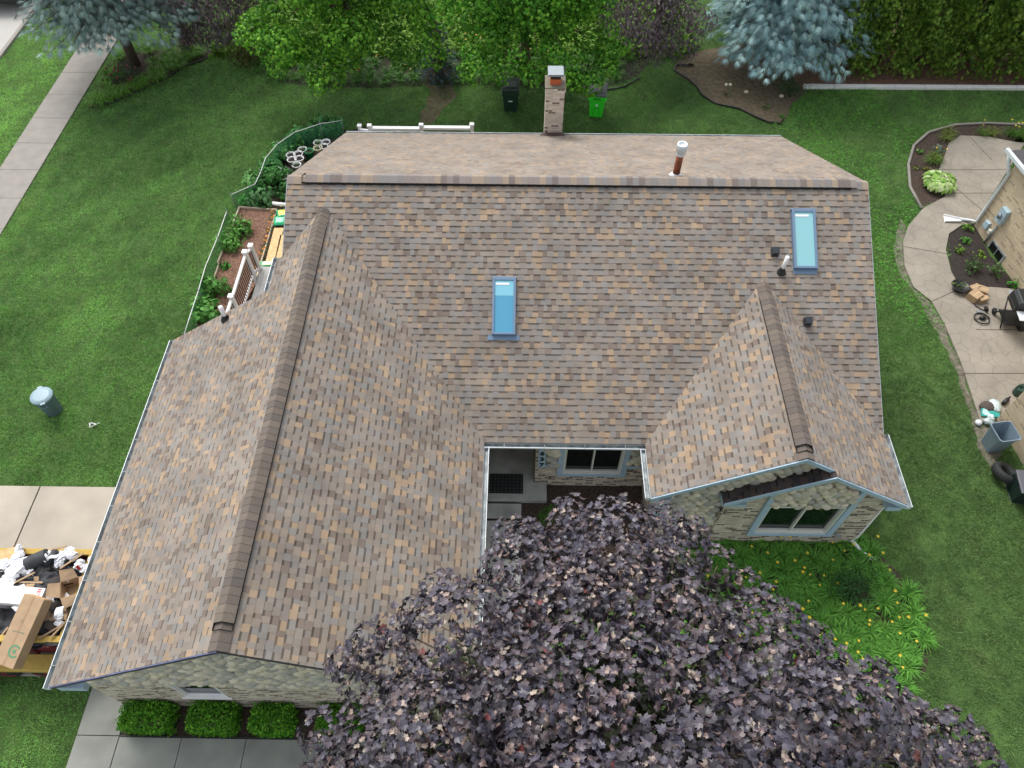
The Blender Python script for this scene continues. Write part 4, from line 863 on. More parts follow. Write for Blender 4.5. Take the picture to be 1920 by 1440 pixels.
def scatter(protos, pts, scale=(.8, 1.2)):
    used = set()
    for x, y, i in pts:
        o = protos[i]
        if i in used: o = copy_tree(protos[i])
        used.add(i); o.location = (x, y, .012); o.rotation_euler = (0, 0, random.uniform(0, 6.28)); s = random.uniform(*scale); o.scale = (s, s, s)
    for i, o in enumerate(protos):
        if i not in used:
            for ch in kids(o): bpy.data.objects.remove(ch)
            bpy.data.objects.remove(o)
G1 = S(104, 162, 68)
pr = [lily_proto('leafy daylily without blooms in the round bed below the bay window', 'daylilies of the round front bed', G1, .46, 120), lily_proto('daylily with one yellow bloom in the round bed below the bay window', 'daylilies of the round front bed', S(114, 172, 72), .44, 120, 1), lily_proto('daylily with two yellow blooms in the round bed below the bay window', 'daylilies of the round front bed', S(102, 162, 66), .45, 120, 2)]
SHR = at(1606, 1116); pts = []; xs = [p[0] for p in LILY]; ys = [p[1] for p in LILY]; y = min(ys)+.15
while y < max(ys)-.02:
    x = min(xs)+random.uniform(0, .3)
    while x < max(xs):
        qx, qy = x+random.uniform(-.12, .12), y+random.uniform(-.12, .12)
        if inside(np.array([qx+.06]), np.array([qy-.05]), LILY)[0] and not (abs(qx-SHR.x) < .33 and abs(qy-SHR.y) < .28): pts.append((qx, qy, random.choice((0, 0, 0, 1, 1, 2))))
        x += .34
    y += .32
scatter(pr, pts)
c = at(1600, 1110); bush('evergreen_shrub', 'dense dark green shrub among the daylilies of the round bed', 'shrub', (c.x-.1, c.y-.05, 0), .58, S(66, 108, 58), .06, 1500, OVAL, n=14, flat=1.0)
c = at(1690, 1150); bush('red_foliage_plant', 'small red leaved plant among the daylilies of the round bed', 'plant', (c.x, c.y, 0), .16, S(150, 60, 44), .05, 900, OVAL, n=5)
# back border lilies
pr = [lily_proto('dark leafy daylily in the border under the green maples', 'daylilies of the back border', S(84, 132, 54), .6, 60), lily_proto('daylily with orange blooms in the border under the green maples', 'daylilies of the back border', S(88, 136, 56), .6, 60, 2, ORA), lily_proto('daylily with a single pale orange bloom in the border under the green maples', 'daylilies of the back border', S(78, 126, 50), .6, 60, 1, S(246, 190, 120))]
pts = []
for row, (yy, st) in enumerate(((153, 27), (140, 27), (126, 28), (112, 30), (98, 34))):
    x = 452+row*3
    while x < 1200:
        if not (yy > 135 and 800 < x < 850) and not (yy > 120 and x > 1175) and not (yy > 145 and x < 500) and not (yy > 125 and x < 470):
            P = at(x+random.uniform(-7, 7), yy+random.uniform(-5, 5)); pts.append((P.x, P.y, random.choice((0, 0, 0, 1, 2))))
        x += st
scatter(pr, pts, (.85, 1.25))
c = at(462, 118); bush('ornamental_grass', 'round tuft of dark ornamental grass at the left end of the lily border', 'shrub', (c.x, c.y, 0), .75, S(88, 92, 48), .16, 420, OVAL, n=8)
# spruce bed on the left
pr = [lily_proto('grassy daylily clump beside the left spruce trunk', 'daylilies of the left spruce bed', S(110, 160, 60), .6, 80)]
pts = [(at(x, y).x, at(x, y).y, 0) for x, y in ((178, 192), (192, 188), (210, 186), (235, 176), (255, 166), (268, 160), (300, 142), (335, 128), (352, 114), (375, 104), (312, 112), (290, 120), (350, 98), (205, 145), (228, 145), (185, 185), (205, 172), (222, 180), (200, 158), (225, 112), (215, 132), (240, 100), (290, 135), (312, 128), (330, 118), (345, 108), (300, 150), (278, 148), (322, 102), (365, 104), (190, 195), (280, 100))]
scatter(pr, pts, (.8, 1.3))
c = at(243, 158); t = bush('rose_bush', 'dark rose bush with small red blooms in the left spruce bed', 'shrub', (c.x, c.y, 0), .7, S(58, 84, 50), .07, 800, OVAL, n=9)
for i in range(12):
    a = random.uniform(0, 6.28); r = random.uniform(.2, .6); z = random.uniform(.5, .95); mb = MB(); mb.blob((c.x+r*math.cos(a), c.y+r*math.sin(a)-.1, z), .045, .045, .04, S(136, 52, 62), n=7, m=4, jit=.2); mb.build('bloom', M['flower'], t)
# right spruce bed bits
c = at(1480, 178); bush('peony_bush', 'dark green bush by the right spruce trunk', 'shrub', (c.x, c.y, 0), .6, S(52, 88, 44), .1, 520, OVAL)
for px, py in ((1360, 178),): c = at(px, py); t = bush('rose_bush', 'little bush with two white blooms on the bare soil bed', 'shrub', (c.x, c.y, 0), .22, S(62, 96, 52), .06, 700, OVAL, n=5); [MB().blob((c.x+dx, c.y+.12, .36), .06, .06, .05, S(240, 236, 220), n=8, m=5, jit=.15).build('bloom', M['flower'], t) for dx in (-.04, .12)]
for px, py, l in ((1398, 175, 'pale stone lying mid bed under the right spruce'), (1464, 183, 'pale stone near the dark bush under the right spruce')):
    c = at(px, py); mb = MB(); mb.blob((c.x, c.y, .06), .09, .07, .06, S(214, 200, 176), n=8, m=5, jit=.15); one('stone', mb, M['stone'], l, 'stone')
for px, py, l in ((1435, 203, 'low bright weed near the bend of the right bed edging'), (1466, 222, 'low weed at the end of the right bed edging')): c = at(px, py); bush('weed', l, 'weed', (c.x, c.y, 0), .16, S(80, 132, 50), .07, 600, BROAD, n=4)
# boxwoods: leafy clipped cubes
def boxwood(x0, x1, y0, y1, h, label):
    cx, cy = (x0+x1)/2, (y0+y1)/2; t = thing('boxwood_shrub', label, 'shrub', (cx, cy, 0), 0, 'clipped boxwoods along the garage wall'); n = 5200
    u = rng.uniform(-1, 1, (n, 3)); m = np.argmax(np.abs(u)*np.array([1, 1, 1.1]), 1); k = np.arange(n); u[k, m] = np.sign(u[k, m])*rng.uniform(.8, 1.0, n); u = u/np.maximum(1, (np.abs(u)**12).sum(1, keepdims=True)**(1/12))
    wob = .9+.2*smooth_noise(u[:, 0]*3+cx+40, u[:, 1]*3+u[:, 2]*3+40, .7, 31)
    P = u*wob[:, None]*np.array([(x1-x0)/2, (y1-y0)/2, h/2])+np.array([cx, cy, h/2+.02]); out = np.sign(u)*(np.abs(u)**3)
    C = np.array([S(104, 168, 48), S(86, 148, 42), S(126, 188, 60), S(66, 122, 38)])[rng.integers(0, 4, n)]*rng.uniform(.75, 1.2, (n, 1))
    foliage('foliage', P, out+rng.normal(size=(n, 3))*.6, rng.normal(size=(n, 3))+np.array([0, 0, .5]), rng.uniform(.045, .08, n), *OVAL, C, M['leaf'], t)
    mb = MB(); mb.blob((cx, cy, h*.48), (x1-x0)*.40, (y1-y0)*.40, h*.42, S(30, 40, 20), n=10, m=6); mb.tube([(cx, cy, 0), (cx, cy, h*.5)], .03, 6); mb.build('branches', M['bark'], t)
boxwood(-7.92, -6.92, 2.8, 3.36, .62, 'clipped boxwood cube nearest the driveway corner of the garage')
boxwood(-6.55, -5.62, 2.8, 3.36, .64, 'clipped boxwood cube below the garage window')
boxwood(-5.28, -4.45, 2.8, 3.34, .62, 'clipped boxwood cube right of the one below the garage window')
boxwood(-3.95, -3.1, 2.85, 3.36, .6, 'clipped boxwood half hidden by the purple maple')
c = at(1028, 962, .2); bush('boxwood_bush', 'small bright green bush beside the porch steps', 'shrub', (c.x, c.y, 0), .34, S(78, 138, 40), .035, 3600, OVAL, n=8)
# neighbour beds
pr = [lily_proto('daylily with yellow blooms in the neighbour kerb bed', 'daylilies of the neighbour bed', S(96, 130, 56), .55, 60, 2), lily_proto('daylily covered in yellow blooms in the neighbour kerb bed', 'daylilies of the neighbour bed', S(86, 126, 50), .6, 60, 6), lily_proto('grassy daylily without blooms in the neighbour kerb bed', 'daylilies of the neighbour bed', S(112, 128, 62), .55, 60)]
scatter(pr, [(at(*p).x, at(*p).y, i) for p, i in (((1772, 262), 2), (1 and (1840, 252), 0), ((1858, 254), 2), ((1748, 305), 0), ((1752, 298), 2), ((1895, 256), 1), ((1912, 256), 1), ((1930, 256), 0), ((1778, 250), 2))], (.9, 1.2))
c = at(1757, 350); n = 260; t = thing('hosta', 'large lime green and white hosta at the patio edge', 'hosta', (c.x, c.y, 0)); a = rng.uniform(0, 6.283, n); r = np.sqrt(rng.random(n))*.48
d = np.stack([np.cos(a), np.sin(a), np.zeros(n)], 1); foliage('leaves', d*r[:, None]+np.array([c.x, c.y, 0])+np.stack([0*r, 0*r, .42-.6*r*r], 1), d*r[:, None]*1.6+np.array([0, 0, 1.])+rng.normal(size=(n, 3))*.25, d+np.array([0, 0, -.3])+rng.normal(size=(n, 3))*.2, rng.uniform(.13, .22, n), *BROAD, np.array([S(150, 190, 92), S(178, 206, 128), S(120, 168, 72), S(204, 220, 166)])[rng.integers(0, 4, n)], M['leaf'], t)
for px, py, r, col, l in ((1758, 285, .22, S(120, 150, 130), 'blue green hosta beside the kerb daylilies'), (1722, 288, .13, S(110, 150, 80), 'small round plant in the mulch by the curved edging'), (1721, 318, .15, S(120, 130, 70), 'sparse yellowing plant in the mulch by the curved edging'), (1735, 318, .12, S(130, 138, 72), 'tiny yellowing plant right of the sparse one in the side bed'),
        (1814, 430, .17, S(112, 158, 62), 'upper small hosta in the dark wall bed'), (1807, 455, .18, S(98, 160, 66), 'middle small hosta in the dark wall bed'), (1797, 472, .2, S(116, 156, 58), 'left small hosta in the dark wall bed'), (1838, 480, .18, S(124, 160, 60), 'small hosta near the neighbour basement window'), (1820, 505, .36, S(80, 108, 62), 'leggy green bush in the dark wall bed'), (1865, 515, .3, S(92, 128, 70), 'loose bush near the neighbour wall'), (1892, 536, .24, S(70, 150, 50), 'bright green herb behind the grill')):
    c = at(px, py); bush('garden_plant', l, 'plant', (c.x, c.y, 0), r, col, .09, 420, BROAD, n=6)
# ------------------------------------------------------------------ bins and small things
def wheelie(name, px, py, body, lid, label, group=None, rz=0., marks=False):
    c = at(px, py); t = thing(name, label, 'bin', (c.x, c.y+.3, 0), rz); w0, d0, w1, d1, h = .23, .25, .30, .36, .95
    def ring(w, d, z, dy=0): return [Vector((-w, -d+dy, z)), Vector((w, -d+dy, z)), Vector((w, d+dy, z)), Vector((-w, d+dy, z))]
    mb = MB(); R = [ring(w0, d0, .05), ring(w1*.93, d1*.92, .72), ring(w1*1.0, d1, .76), ring(w1, d1, h)]
    for a, b in zip(R, R[1:]): mb.add(a+b, [(i, (i+1) % 4, 4+(i+1) % 4, 4+i) for i in range(4)], body)
    mb.face(list(reversed(R[0])), body); mb.face(R[-1], body)
    dk = tuple(k*.7 for k in body)
    f = lambda z: -(d0+(d1*.92-d0)*(z-.05)/.67)-.012
    mb.add([(-.12, f(.1), .1), (-.09, f(.1), .1), (-.07, f(.42), .42), (-.1, f(.42), .42)], [(0, 1, 2, 3)], dk); mb.add([(.12, f(.1), .1), (.09, f(.1), .1), (.07, f(.42), .42), (.1, f(.42), .42)], [(3, 2, 1, 0)], dk); mb.add([(-.1, f(.42), .42), (.1, f(.42), .42), (.06, f(.5), .5), (-.06, f(.5), .5)], [(0, 1, 2, 3)], dk)
    mb.box(-.33, -.28, -.25, .1, .7, .76, body); mb.box(.28, .33, -.25, .1, .7, .76, body)
    mb.build('body', M['plastic'], t, bevel=.02, world=False)
    mb = MB(); mb.prism([(-.32, -.40, .95), (.32, -.40, .95), (.32, .38, 1.0), (-.32, .38, 1.0)], (0, 0, .045), lid); mb.box(-.22, .22, -.22, .2, 1.0, 1.03, lid); l = mb.build('lid', M['plastic'], t, bevel=.02, world=False)
    mb = MB(); mb.tube([(-.25, .43, .93), (.25, .43, .93)], .02, 8, lid); mb.build('handle', M['plastic'], t, world=False)
    for s in (-1, 1): mb = MB(); mb.tube([(s*.2, .3, .11), (s*.27, .3, .11)], .11, 14, (.02, .02, .02)); mb.build('wheel', M['rubber'], t, world=False)
    if marks:
        mb = MB()
        for k, (zz, ww) in enumerate(((.87, .11), (.82, .14))):
            n = 5-k
            for i in range(n+1): mb.box(-ww+2*ww*i/(n+1)+.006, -ww+2*ww*(i+1)/(n+1)-.004, -.368, -.3605, zz-.013, zz+.013, (.03, .1, .03))
        mb.box(-.035, .035, f(.6)-.004, f(.6)+.01, .53, .62, (.75, .9, .75)); mb.build('printed_mark', M['paint'], t, world=False)
    else:
        mb = MB(); mb.box(-.075, .075, f(.5)-.01, f(.5)+.02, .50, .535, (.8, .8, .8)); mb.build('label_strip', M['paint'], t, world=False)
    return t
wheelie('wheelie_bin', 957, 213, S(36, 62, 54), S(40, 58, 52), 'dark green wheelie bin on the shaded back lawn')
wheelie('wheelie_bin', 1118, 223, S(62, 232, 56), S(92, 92, 96), 'bright green wheelie bin with a grey lid on the back lawn', rz=-.12, marks=True)
c = at(103, 770); t = thing('trash_can', 'round grey blue trash can with a closed lid alone on the left lawn', 'trash can', (c.x, c.y, 0)); t.scale = (.86, .86, .9); g = S(102, 122, 138); g2 = S(142, 166, 176)
mb = MB(); mb.lathe([(0, .0), (.235, .0), (.245, .03), (.295, .72), (.31, .74), (.31, .78)], (0, 0, 0), 28, g)
for k in range(8): a = k*math.pi/4+.2; mb.tube([(math.cos(a)*.238, math.sin(a)*.238, .03), (math.cos(a)*.292, math.sin(a)*.292, .68)], .008, 5, g)
mb.build('body', M['plastic'], t, world=False)
mb = MB(); mb.lathe([(.325, .745), (.33, .775), (.318, .80), (.27, .805), (.262, .815), (.20, .822), (0, .826)], (0, 0, 0), 30, g2)
for a in (.5, .5+math.pi): mb.box(-.07, .07, .28, .37, .765, .80, g2, mat=Matrix.Rotation(a, 4, 'Z'))
mb.build('lid', M['plastic'], t, world=False)
for a in (-1.25, 1.9):
    m = Matrix.Rotation(a, 4, 'Z'); mb = MB(); mb.tube([m @ Vector(v) for v in ((.29, -.09, .68), (.33, -.085, .58), (.33, .085, .58), (.29, .09, .68))], .014, 6, S(130, 150, 170)); mb.build('handle', M['plastic'], t, world=False)
c = at(172, 797, .03); mb = MB(); P = []
for i in range(34): a = i*.42; P.append((c.x+math.cos(a)*(.08+.03*math.sin(i*1.3))+(i*.0012), c.y+.06*math.sin(a)+.02*math.cos(i*.9), .03+.001*i))
for px, py in ((180, 797), (183, 794), (188, 793)): q = at(px, py, .03); P.append((q.x, q.y, .03))
mb.tube(P, .008, 5); one('rope', mb, M['white_vinyl'], 'small tangle of white cord on the left lawn', 'cord')

# black car, mostly outside the frame
t = thing('parked_car', 'black car parked on the street at the top left corner', 'car', (-22.25, 33.2, 0)); K = (.012, .013, .016); mb = MB()
prof = [(-2.25, .35), (-2.32, .6), (-2.25, .95), (-2.05, 1.0), (-1.7, 1.55), (-1.3, 1.68), (.3, 1.66), (1.05, 1.12), (2.1, .98), (2.3, .7), (2.25, .35)]
n = len(prof); secs = [(-.92, .93), (-.86, 1.0), (.86, 1.0), (.92, .93)]; vs = []
for sx, k in secs:
    for y, z in prof: vs.append((sx*(1 if z < 1.05 else .82), y, .35+(z-.35)*k))
fs = [tuple(range(n)), tuple(reversed(range(3*n, 4*n)))]
for s in range(3): fs += [(s*n+(i+1) % n, s*n+i, (s+1)*n+i, (s+1)*n+(i+1) % n) for i in range(n)]
mb.add(vs, fs, K); mb.build('body', material('car_paint', K, .15, spec=.7), t, bevel=.04, world=False)
mb = MB(); mb.add([(-.62, -2.06, 1.06), (.62, -2.06, 1.06), (.56, -1.74, 1.52), (-.56, -1.74, 1.52)], [(0, 1, 2, 3)]); mb.build('rear_window', M['glass'], t, world=False)
for s in (-1, 1):
    mb = MB(); mb.box(s*.86-.07, s*.86+.07, -2.335, -2.1, .78, .95, S(200, 60, 50)); mb.box(s*.86-.06, s*.86+.06, -2.345, -2.2, .70, .78, (.8, .8, .8)); mb.build('tail_light', M['paint'], t, bevel=.01, world=False)
    for y in (-1.4, 1.4): mb = MB(); mb.tube([(s*.72, y, .33), (s*.93, y, .33)], .33, 20, (.02, .02, .02)); mb.lathe([(.2, 0), (0, .01)], (s*.935, y, .33), 14, (.5, .5, .5), mat=Matrix.Rotation(s*math.pi/2, 4, 'Y')); mb.build('wheel', M['paint'], t, world=False)
mb = MB(); mb.box(-.16, .16, -2.345, -2.3, .62, .74, (.75, .75, .68)); mb.build('number_plate', M['paint'], t, world=False)

# ------------------------------------------------------------------ red dump trailer with roofing debris
TX0, TX1, TY0, TY1, TZ = -13.2, -9.02, 4.26, 6.1, 1.55
t = thing('dump_trailer', 'red open dump trailer with yellow rails on the driveway, heaped with roofing waste', 'trailer', ((TX0+TX1)/2, 5.1, 0)); RED, YE = S(104, 36, 42), S(186, 158, 84)
mb = MB()
for y in (TY0, TY1-.05): mb.box(TX0, TX1, y, y+.05, .62, TZ-.06, RED)
for x in (TX0, TX1-.05): mb.box(x, x+.05, TY0+.05, TY1-.05, .62, TZ-.06, RED)
mb.box(TX0+.05, TX1-.05, TY0+.05, TY1-.05, .62, .68, RED)
for i in range(7): x = TX0+.1+i*.62; mb.prism([(x, TY0-.05, .64), (x+.09, TY0-.05, .64), (x+.09, TY0-.05, TZ-.07), (x, TY0-.05, TZ-.07)], (0, .048, 0), S(90, 30, 36))
mb.box(TX0, TX1, TY0+.1, TY1-.1, .42, .6, S(60, 24, 26)); bd = mb.build('body', M['plain'], t, bevel=.01)
lm = MB()                                     # faded lettering strokes on the side of the tub
for i in range(6): lm.box(-10.05+i*.09, -10.0+i*.09, TY0-.006, TY0-.002, 1.0, 1.08, S(170, 120, 120))
lm.build('lettering', M['paint'], bd)
mb = MB(); mb.box(TX0-.03, TX1+.03, TY0-.06, TY0+.07, TZ-.06, TZ+.02, YE); mb.box(TX0-.03, TX1+.03, TY1-.07, TY1+.06, TZ-.06, TZ+.02, YE); mb.box(TX1-.07, TX1+.06, TY0+.07, TY1-.07, TZ-.06, TZ+.02, YE); mb.box(TX0-.06, TX0+.07, TY0+.07, TY1-.07, TZ-.06, TZ+.02, YE); mb.build('rail', M['plain'], t, bevel=.012)
mb = MB(); mb.box(-11.6, -9.1, 3.86, 4.2, .66, .71, YE); mb.box(-11.6, -9.1, 3.86, 3.89, .56, .66, YE); mb.build('fender', M['plain'], t, bevel=.015)
for x in (-10.72, -9.83):
    mb = MB(); mb.tube([(x, 3.9, .32), (x, 4.12, .32)], .32, 22); w = mb.build('wheel', M['rubber'], t, bevel=.02)
    mb = MB(); mb.lathe([(.22, 0), (.2, -.02), (.08, -.015), (0, .0)], (x, 3.89, .32), 18, S(150, 44, 52), mat=Matrix.Rotation(-math.pi/2, 4, 'X') @ Matrix.Scale(-1, 4, (0, 0, 1))); mb.build('rim', M['plain'], w)
G = 'roofing waste in the red trailer'
def slab(name, label, cat, px, py, z, lx, ly, lz, rz, col, mat, tilt=(0, 0), group=G, bevel=0.01):
    P = at(px, py, z); T = Matrix.Translation(P) @ Matrix.Rotation(rz, 4, 'Z') @ Matrix.Rotation(tilt[0], 4, 'X') @ Matrix.Rotation(tilt[1], 4, 'Y')
    mb = MB(); mb.box(-lx/2, lx/2, -ly/2, ly/2, 0, lz, col, mat=T); v = mb.v
    o = one(name, mb, M[mat], label, cat, group, bevel=bevel); return o
# waste bed: crumpled black felt filling the tub
def crumple(name, label, px, py, z, lx, ly, rz, col, mat, amp=.12, nx=14, ny=12, cat='sheet', curl=0., seed=0, group=G):
    P = at(px, py, z); T = Matrix.Translation(P) @ Matrix.Rotation(rz, 4, 'Z'); mb = MB(); vs = []
    for j in range(ny+1):
        for i in range(nx+1):
            u = (i/nx-.5)*lx; v = (j/ny-.5)*ly; h = amp*(smooth_noise(np.array([u*1.0+30+seed]), np.array([v+30.]), .28, 40+seed)[0]*1.2+smooth_noise(np.array([u+20.]), np.array([v+20.+seed]), .11, 50+seed)[0]*.5-.8)+curl*(u/lx)**2*4
            e = 1-.12*(smooth_noise(np.array([u*3+9.+seed]), np.array([v*3+9.]), .5, 60+seed)[0]); vs.append(T @ Vector((u*e, v*e, h)))
    fs = [(j*(nx+1)+i, j*(nx+1)+i+1, (j+1)*(nx+1)+i+1, (j+1)*(nx+1)+i) for j in range(ny) for i in range(nx)]
    mb.add(vs, fs, col, smooth=False); o = one(name, mb, M[mat], label, cat, group); sd_ = o.modifiers.new('thick', 'SOLIDIFY'); sd_.thickness = .012; return o
mb = MB(); mb.box(TX0+.06, TX1-.06, TY0+.06, TY1-.06, .69, 1.18, S(52, 50, 50)); one('waste_heap', mb, M['felt'], 'dark packed roofing waste filling the bottom of the red trailer', 'waste', G)
crumple('felt_sheet', 'large crumpled black felt sheet in the middle of the trailer load', 75, 1085, 1.62, 1.1, .8, .2, S(52, 54, 58), 'felt', .25, seed=1)
crumple('felt_sheet', 'black felt sheet sagging by the front rail under the cardboard box', 85, 1180, 1.4, 1.1, .75, 0, S(34, 34, 36), 'felt', .3, seed=2)
crumple('felt_sheet', 'black felt sheet tucked against the house eave end of the trailer', 108, 1100, 1.58, .5, .9, .1, S(60, 62, 66), 'felt', .16, seed=3)
crumple('felt_sheet', 'black felt at the left picture edge of the trailer', 0, 1175, 1.45, .8, .7, .3, S(40, 40, 42), 'felt', .25, seed=9)
P = at(72, 1052, 1.72); mb = MB(); mb.tube([P+Vector((-.2, -.08, 0)), P+Vector((.2, .1, .06))], .16, 14, S(66, 70, 74)); one('felt_roll', mb, M['felt'], 'short roll of black roofing felt on top of the trailer heap', 'roll', G, bevel=.01)
P = at(97, 1047, 1.7); mb = MB(); mb.tube([P+Vector((-.08, -.14, 0)), P+Vector((.1, .14, .08))], .08, 12, S(80, 72, 70)); one('felt_roll', mb, M['felt'], 'thin brown black roll beside the bigger felt roll', 'roll', G)
def wad(label, px, py, z, r, seed, n=5):
    P = at(px, py, z); rr = np.random.default_rng(seed); bm = bmesh.new()
    for k in range(n):
        o = Vector(rr.uniform(-r*.8, r*.8, 3)); o.z *= .35
        m = bmesh.ops.create_icosphere(bm, subdivisions=3, radius=r*rr.uniform(.35, .6)); 
        s = rr.uniform(.5, 1.3, 3)
        for v in m['verts']:
            d = v.co.copy(); q = 1+.55*(smooth_noise(np.array([d.x*5+20+k]), np.array([d.y*5+d.z*4+20]), .3, seed)[0]-.5)+rr.uniform(-.18, .18); v.co = Vector((d.x*q*s[0], d.y*q*s[1], d.z*q*.7))+o
    me = bpy.data.meshes.new('plastic_sheeting'); bm.to_mesh(me); bm.free(); me.materials.append(M['paper']); o = bpy.data.objects.new('plastic_sheeting', me); COL.objects.link(o); o.location = P
    return tag(o, label, 'plastic wad', G)
wad('crumpled white plastic at the far left corner of the trailer heap', 22, 1080, 1.7, .34, 1, 9)
wad('peak of white crumpled plastic nearest the driveway slab', 42, 1040, 1.78, .22, 2, 7)
wad('white wad between the felt rolls', 90, 1038, 1.75, .12, 3)
wad('long white scrunched plastic right of the felt rolls', 122, 1045, 1.72, .22, 4, 8)
wad('white plastic with red print by the gutter', 158, 1058, 1.7, .2, 5, 7)
wad('small bluish plastic bag near the front rail', 110, 1165, 1.6, .13, 6)
wad('white plastic scrap at the left picture edge above the white carton', 4, 1095, 1.65, .2, 7)
wad('tiny white scrap on the torn cardboard', 134, 1085, 1.8, .07, 8, 3)
mb = MB(); P = at(147, 1065, 1.88); mb.blob(P, .03, .04, .08, S(200, 40, 50), n=7, m=4, jit=.3); one('red_scrap', mb, M['paint'], 'small red scrap on the white plastic by the gutter', 'scrap', G)
# white flat carton with a red mark
P = at(45, 1119, 1.78); T = Matrix.Translation(P) @ Matrix.Rotation(-.06, 4, 'Z'); t = thing('white_carton', 'flat white carton with red print lying on the trailer load', 'carton', P, -.06, G)
mb = MB(); mb.box(-.62, .44, -.19, .17, -.02, .12); mb.build('box', M['paper'], t, bevel=.012, world=False)
mb = MB()
for y0, y1 in ((-.16, -.06), (-.03, .05), (.07, .10), (.115, .145)): mb.box(.30, .375, y0, y1, .121, .123, S(204, 48, 60))
mb.box(.315, .36, -.012, .034, .1235, .125, (.9, .9, .9)); mb.build('printed_mark', M['paint'], t, world=False)
# long tan cardboard box propped over the rail
A = at(70, 1125, 2.0); B = at(14, 1248, 1.62); D = (B-A); Lc = D.length; Dn = D.normalized(); Wd = Vector((0, 0, 1)).cross(Dn).normalized(); Up = Dn.cross(Wd)
T = Matrix(((Dn.x, Wd.x, Up.x, A.x), (Dn.y, Wd.y, Up.y, A.y), (Dn.z, Wd.z, Up.z, A.z), (0, 0, 0, 1)))
t = thing('cardboard_box', 'long closed cardboard box propped across the front rail of the trailer', 'cardboard box', A, 0, G)
mb = MB(); mb.box(-.06, Lc, -.23, .23, -.13, .13, mat=T); mb.build('box', M['card'], t, bevel=.008)
mb = MB(); mb.box(-.05, Lc-.01, -.022, .022, .131, .133, S(164, 136, 106), mat=T); mb.box(-.059, -.065, -.2, .2, -.1, .1, S(196, 160, 122), mat=T); mb.build('tape', M['plain'], t)
mb = MB()                                     # green printed roundel and faint marks
for k in range(28):
    a0, a1 = 2*math.pi*k/28, 2*math.pi*(k+1)/28
    if 3 < k < 10: continue
    mb.add([T @ Vector((Lc-.30+r*math.cos(a), .10+r*math.sin(a), .1345)) for r, a in ((.085, a0), (.125, a0), (.125, a1), (.085, a1))], [(3, 2, 1, 0)], S(96, 140, 104))
for a in range(5):
    q = a*1.2566; mb.add([T @ Vector((Lc-.30+.065*math.cos(q), .10+.065*math.sin(q), .135)), T @ Vector((Lc-.30+.03*math.cos(q+.6), .10+.03*math.sin(q+.6), .135)), T @ Vector((Lc-.3, .1, .135)), T @ Vector((Lc-.30+.03*math.cos(q-.6), .10+.03*math.sin(q-.6), .135))], [(3, 2, 1, 0)], S(96, 140, 104))
for k in range(20):
    a0, a1 = 2*math.pi*k/20, 2*math.pi*(k+1)/20; mb.add([T @ Vector((.42+r*math.cos(a), -.02+r*math.sin(a), .1345)) for r, a in ((.024, a0), (.034, a0), (.034, a1), (.024, a1))], [(3, 2, 1, 0)], S(130, 128, 96))
mb.box(.62, .635, -.16, .1, .1335, .1345, S(110, 124, 104), mat=T @ Matrix.Rotation(.06, 4, 'Z')); mb.build('printed_mark', M['paint'], t)
# torn open cardboard carton
P = at(135, 1105, 1.75); t = thing('torn_carton', 'torn open cardboard carton with flaps spread beside the gutter', 'carton', P, .35, G)
mb = MB(); q = .19
for x0, x1, y0, y1 in ((-q, q, -q, -q+.012), (-q, q, q-.012, q), (-q, -q+.012, -q, q), (q-.012, q, -q, q)): mb.box(x0, x1, y0, y1, -.2, .1)
mb.box(-q, q, -q, q, -.21, -.2); mb.build('box', M['card'], t, world=False)
for sx, sy, dz in ((0, -1, -.08), (1, 0, .05), (-1, 0, .14), (0, 1, .12)):
    mb = MB(); 
    if sx: mb.prism([(sx*q, -.16, .1), (sx*q, .17, .1), (sx*(q+.16), .15, .1+dz), (sx*(q+.2), -.13, .1+dz)], (0, 0, .008))
    else: mb.prism([(-.17, sy*q, .1), (.16, sy*q, .1), (.12, sy*(q+.15), .1+dz), (-.15, sy*(q+.2), .1+dz)], (0, 0, .008))
    mb.build('flap', M['card'], t, world=False)
slab('cardboard_sheet', 'orange brown cardboard sheet under the white carton', 'cardboard', 85, 1155, 1.58, .9, .22, .02, .08, 0, 'card')
for px, py, z, l, rz, label in ((40, 1092, 1.72, .9, .0, 'thin wood lath lying across the back of the heap'), (42, 1086, 1.75, .5, .6, 'short wood lath crossing the long one'), (100, 1182, 1.6, .55, .65, 'wood lath by the front rail'), (118, 1172, 1.62, .6, 1.05, 'wood lath leaning to the gutter'), (135, 1052, 1.75, .5, .75, 'wood lath between the white plastic wads'), (110, 1028, 1.8, .3, .3, 'orange wood scrap on the far rail'), (5, 1190, 1.5, .5, 1.2, 'brown board scrap at the left picture edge')):
    slab('wood_lath', label, 'lath', px, py, z, l, .035, .02, rz, 0, 'card', bevel=0)
for k in range(26):
    px, py = random.uniform(-6, 150), random.uniform(1040, 1190)
    if px > 150-(py-1040)*.30 or (px < 75 and 1095 < py < 1200): continue
    crumple('felt_scrap', 'small torn black felt scrap in the trailer heap', px, py, random.uniform(1.58, 1.74), random.uniform(.18, .4), random.uniform(.12, .3), random.uniform(0, 6), S(*random.choice(((50, 50, 54), (70, 66, 64), (36, 36, 38), (86, 78, 72)))), 'plain', .14, 5, 4, 'scrap', seed=20+k)
for k in range(12):
    px, py = random.uniform(0, 150), random.uniform(1035, 1185)
    if px > 150-(py-1040)*.30: continue
    crumple('paper_scrap', 'small crumpled white paper scrap in the trailer heap', px, py, random.uniform(1.7, 1.82), random.uniform(.1, .26), random.uniform(.08, .18), random.uniform(0, 6), (.7, .7, .7), 'paper', .2, 5, 4, 'scrap', seed=60+k)
